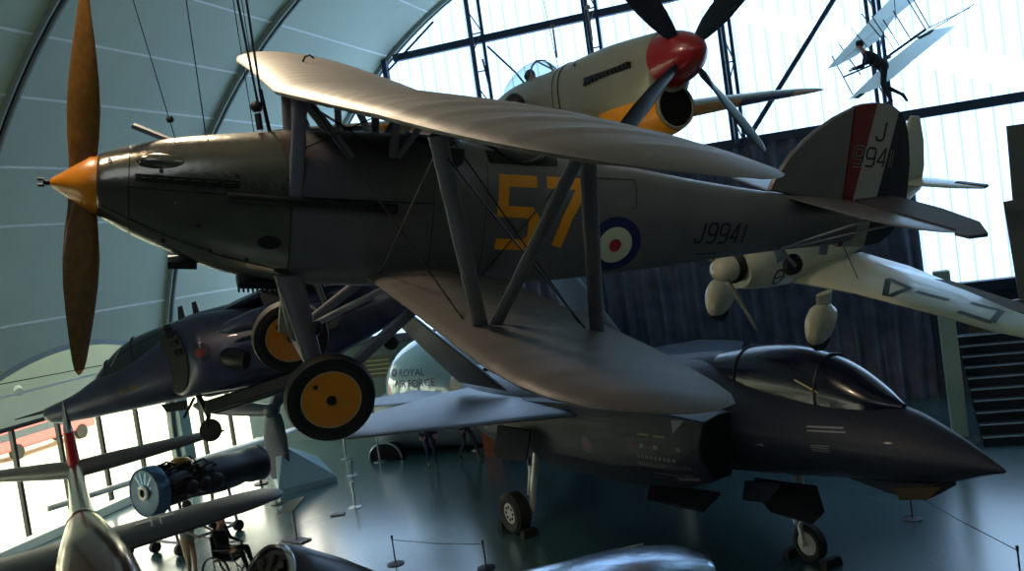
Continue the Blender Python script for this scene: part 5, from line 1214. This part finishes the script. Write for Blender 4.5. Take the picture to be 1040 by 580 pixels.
def text_polys(txt, size):
    cu = bpy.data.curves.new('t', 'FONT'); cu.body = txt; cu.size = size; cu.resolution_u = 2; to = bpy.data.objects.new('t', cu); COL.objects.link(to)
    bpy.context.view_layer.update(); me = bpy.data.meshes.new_from_object(to.evaluated_get(bpy.context.evaluated_depsgraph_get()))
    out = [[(me.vertices[i].co.x, me.vertices[i].co.y) for i in p.vertices] for p in me.polygons]; bpy.data.objects.remove(to); return out
m_raf = mat('lettering blue', (40, 42, 110), .5, 0, 0)
decal('lettering', text_polys('ROYAL', .30), m_raf, pd, dmb, (-1.55, -3, 2.32), (1, 0, 0), (0, 0, 1), (0, 1, 0), .012, .1, 'blue ROYAL lettering')
decal('lettering', text_polys('AIR FORCE', .30), m_raf, pd, dmb, (-1.75, -3, 2.02), (1, 0, 0), (0, 0, 1), (0, 1, 0), .012, .1, 'blue AIR FORCE lettering')
decal('small_roundel', ringpoly(0, 0, .05, .12, 20), m_raf, pd, dmb, (-1.75, -3, 2.43), (1, 0, 0), (0, 0, 1), (0, 1, 0), .012, .1)
mb = MB()
for pts in ([(.5, 2.0), (1.3, 3.1)], [(1.0, 2.0), (1.6, 2.7)], [(.5, 2.0), (2.0, 2.1)]):
    q = []
    for x, z in pts+[]:
        h = dmb.ray_cast(Vector((x, -4, z)), Vector((0, 1, 0)), 8); q.append((h[0] if h[0] else Vector((x, -.4, z)))+Vector((0, -.02, 0)))
    mb.tube(q, .03, 6)
mb.build('window_bar', M_['dark'], pd)
hb2 = atY(391, 461, c0.y-1.5)-c0
mb = MB(); rr = [[Vector((hb2.x-.0+.50*w_*math.cos(math.pi*k/20), -1.50+dy, .45*w_*math.sin(math.pi*k/20)+.02)) for k in range(21)] for dy, w_ in ((0, 1.), (.5, .9))]
mb.loft(rr, closed=True); mb.build('floor_arch', M_['black'], pd)
mb = MB(); mb.tube([Vector((hb2.x+.52*math.cos(math.pi*k/20), -1.5, .47*math.sin(math.pi*k/20)+.03)) for k in range(21)], .03, 6); mb.build('arch_trim', m_po, pd)
p = atz(505, 459, 0); o = MB().box((p.x, p.y-.1, .5), (.5, .5, 1.0)).build('orange_box', mat('orange brown box', (150, 74, 40), .6, 0, .08), bevel=.02); tag(o, 'orange brown box standing behind the jet main wheel', 'box')
p = atY(385, 372, 26.9); o = MB().box((p.x, 26.9, p.z), (1.1, .06, .7)).build('wall_sign', mat('dark green sign', (24, 44, 40), .5, 0, .1), smooth=0); tag(o, 'dark green wall sign with yellow lines left of the pale dome', 'sign')
for k in range(4): MB().box((0, -.05, .2-.14*k), (.8, .02, .03)).build('sign_line', mat('sign yellow', (150, 150, 80), .5, 0, 0), o, smooth=0).location = (p.x, 26.9, p.z)
# visitors
trb = mat('blue trousers', (28, 34, 74), .8, 0, .1); dkc = mat('dark jacket', (34, 34, 44), .8, 0, .1); brt = mat('brown trousers', (46, 38, 40), .8, 0, .1)
p = atz(440, 474, 0)
figure(stand(kneel=(.05, .09, .5), anklel=(.06, .09, .08), toel=(.22, .1, .035), kneer=(0, -.09, .5), ankler=(-.1, -.09, .08), toer=(.06, -.1, .035)), dkc, trb, m_hair, 'person', 'standing visitor in blue trousers seen below the stealth jet wing', p, -60)
p = atz(477, 467, 0)
figure(stand(kneel=(.22, .08, .52), anklel=(.34, .08, .1), toel=(.5, .09, .05), kneer=(-.02, -.08, .5), ankler=(-.32, -.08, .12), toer=(-.2, -.08, .035)), dkc, brt, m_hair, 'person', 'walking visitor in brown trousers mid-stride below the stealth jet wing', p, -25)
# wheelchair group
p = atz(197, 592, 0)
cr = mat('cream trousers', (164, 148, 128), .8, 0, .08); gy = mat('grey top', (120, 124, 126), .8, 0, .08)
figure(stand(pelvis=(0, 0, .93), chest=(.06, 0, 1.24), neck=(.1, 0, 1.42), head=(.14, 0, 1.5), shl=(.07, .19, 1.36), shr=(.07, -.19, 1.36), ell=(.18, .24, 1.12), elr=(.18, -.24, 1.12), wrl=(.4, .22, 1.0), wrr=(.4, -.22, 1.0)), gy, cr, m_hair, 'person', 'standing visitor in cream trousers and a pale top pushing the wheelchair', p, 5)
wc = p+Vector((.72, .08, 0)); t = thing('wheelchair', wc, 'dark wheelchair with a seated visitor beside the exposed engine', 'wheelchair', hpr=(5, 0, 0))
m_wc = M_['dark']
for s in (1, -1):
    w = MB().lathe([(-.015, .27), (-.02, .30), (.02, .30), (.015, .27)], (0, s*.3, .3), (0, 1, 0), 32, cap=False).build('rear_wheel', M_['tyre'], t)
    mb = MB()
    for k in range(10): a = math.pi*2*k/10; mb.tube([(0, s*.3, .3), (.28*math.cos(a), s*.3, .3+.28*math.sin(a))], .006, 5)
    mb.build('spoke', M_['steel'], w)
    MB().lathe([(-.015, .06), (-.02, .09), (.02, .09), (.015, .06)], (.48, s*.24, .09), (0, 1, 0), 20).build('castor', M_['tyre'], t)
    mb = MB(); mb.tube([(-.05, s*.25, .3), (-.05, s*.25, .95), (-.2, s*.25, 1.0)], .014, 8); mb.tube([(-.05, s*.25, .48), (.42, s*.25, .48), (.5, s*.24, .15)], .014, 8); mb.tube([(-.05, s*.25, .7), (.32, s*.25, .7), (.38, s*.25, .48)], .014, 8); mb.tube([(.42, s*.2, .4), (.62, s*.18, .12)], .012, 8); mb.build('side_frame', M_['steel'], t)
MB().box((.18, 0, .48), (.46, .46, .05)).build('seat', m_wc, t, bevel=.01); MB().box((-.06, 0, .74), (.04, .46, .45)).build('backrest', m_wc, t, bevel=.01); MB().box((.66, 0, .11), (.2, .36, .02)).build('footrest', m_wc, t)
figure(dict(pelvis=(.05, 0, .62), chest=(.02, 0, .92), neck=(.05, 0, 1.1), head=(.08, 0, 1.19), hipl=(.08, .1, .6), hipr=(.08, -.1, .6), kneel=(.5, .11, .62), kneer=(.5, -.11, .62), anklel=(.6, .1, .2), ankler=(.6, -.1, .2), toel=(.76, .11, .155), toer=(.76, -.11, .155),
    shl=(.02, .19, 1.04), shr=(.02, -.19, 1.04), ell=(.08, .24, .8), elr=(.08, -.24, .8), wrl=(.32, .18, .74), wrr=(.32, -.18, .74)), mat('black coat', (18, 18, 24), .8, 0, .1), mat('black trousers', (16, 18, 24), .8, 0, .1), m_hair, 'person', 'seated visitor in dark clothes in the wheelchair', wc, 5)
# round cowled exhibit at the bottom edge
q = atd(272, 596, 12.0); e_ = atd(372, 618, 13.0); ax = (e_-q).normalized()
nc = thing('engine_nacelle', (q.x, q.y, 0), 'open engine nacelle with a bright lip and dark machinery inside at the bottom edge', 'engine'); iq = Matrix.Translation(-Vector((q.x, q.y, 0))); q0 = iq @ q
MB().lathe([(0, .46), (-.04, .50), (.02, .545), (.3, .58), (1.0, .56), (1.6, .5), (1.9, .4)], q0, ax, 40, cap=True).build('cowling', mat('dark nacelle', (40, 42, 50), .3, .3, .1), nc)
MB().lathe([(-.045, .49), (-.07, .52), (-.01, .552), (.03, .55)], q0, ax, 40, cap=False).build('cowling_lip', m_sv, nc)
mb = MB(); uu = ax.orthogonal().normalized(); vv = ax.cross(uu); rnd = random.Random(9)
for k in range(9):
    a = 2*math.pi*k/9; dv = uu*math.cos(a)+vv*math.sin(a); mb.tube([q0+dv*.12-ax*.03, q0+dv*.40-ax*.03], [.07, .06], 10)
for k in range(40):
    a = rnd.uniform(0, 6.28); dv = uu*math.cos(a)+vv*math.sin(a); c = q0+dv*rnd.uniform(.1, .42)-ax*rnd.uniform(.0, .09); mb.box(c, [rnd.uniform(.03, .09) for _ in range(3)])
mb.lathe([(-.12, .01), (-.1, .1), (0, .14)], q0, ax, 20); mb.build('engine', MATS['oily metal'], nc, smooth=30)
mb = MB()
for t_ in (.5, 1.4):
    c = q0+ax*t_; mb.tube([c+Vector((0, 0, -.5)), (c.x, c.y, .03)], .05, 8)
mb.build('stand', M_['steel'], nc)
# polished wing tip at the bottom centre
Z0 = 2.7
ou = [(724, 571), (727, 575), (726, 580), (715, 590), (690, 602), (620, 640), (520, 700), (400, 700), (330, 660), (440, 610), (520, 588), (566, 578), (600, 569), (628, 562), (655, 559), (690, 558), (712, 563)]
pw = [atz(x, y, Z0) for x, y in ou]; cc = sum(pw, Vector())/len(pw)
wt = thing('polished_wing', (cc.x, cc.y, 0), 'polished silver wing tip at the bottom centre below the stealth jet', 'wing'); ic = Matrix.Translation(-Vector((cc.x, cc.y, 0))); pl_ = [ic @ p for p in pw]; c_ = ic @ cc
rr = []
for s, h in ((.80, -.11), (.93, -.07), (.985, -.03), (1, 0), (.985, .03), (.93, .07), (.80, .11), (.5, .17), (.15, .19)):
    rr.append([c_+(p-c_)*s+Vector((0, 0, h)) for p in pl_])
MB().loft(rr).build('wing_panel', mat('polished blue silver', (150, 168, 190), .2, .85, .22, 3, bump=.25, bscale=6), wt, smooth=60)
mb = MB(); mb.tube([ic @ (atz(572, 582, Z0)+Vector((0, 0, .1))), ic @ (atz(655, 566, Z0)+Vector((0, 0, .13)))], .012, 6); mb.build('panel_seam', m_sv, wt)
MB().tube([c_, (c_.x, c_.y, .03)], .06, 10).build('stand', M_['steel'], wt)

# ================================================================ LIGHT
w = bpy.data.worlds.new('sky'); S.world = w; w.use_nodes = True; nt = w.node_tree; bg = nt.nodes['Background']
bg.inputs['Color'].default_value = (1.0, .97, .84, 1); bg.inputs['Strength'].default_value = 4.2
def lamp(nm, kind, loc, tgt, power, col, size, spot=60):
    l = bpy.data.lights.new(nm, kind); l.energy = power; l.color = col
    if kind == 'AREA': l.size = size
    else: l.shadow_soft_size = size
    if kind == 'SPOT': l.spot_size = R(spot); l.spot_blend = .6
    o = bpy.data.objects.new(nm, l); COL.objects.link(o); o.location = loc; o.rotation_euler = (Vector(tgt)-Vector(loc)).to_track_quat('-Z', 'Y').to_euler(); return o
lamp('ceiling_spotlight', 'SPOT', (-9.0, 12.0, 13.0), hw(-1.8, -2.4, 1), 2500, (1, .80, .54), .2, 46)
lamp('ceiling_spotlight', 'SPOT', (-4.5, 9.5, 13.5), (-3.5, 16, 8.5), 170, (1, .84, .62), .25, 36)
lamp('ceiling_lamp', 'AREA', (-7.2, 5.6, 12.6), hw(-.6, 0, .4), 260, (1, .80, .56), .9)
lamp('fill_light', 'AREA', (-2, -4, 12.5), (-2, 8, 5), 80, (.75, .86, 1), 5)  # broad bluish fill added behind the camera, not a fixture of the hall
lamp('fill_light', 'AREA', (5.5, 4, 10.5), (-3, 10, 5), 40, (.8, .88, 1), 4)  # second, weaker added fill from the right, no real fixture
S.view_settings.view_transform = 'Standard'; S.view_settings.look = 'None'; S.view_settings.exposure = 0.6; S.view_settings.gamma = 1
try: S.view_settings.use_curve_mapping = False
except Exception: pass
S.cycles.use_denoising = True
S.cycles.max_bounces = 8; S.cycles.transparent_max_bounces = 16; S.cycles.sample_clamp_indirect = 4
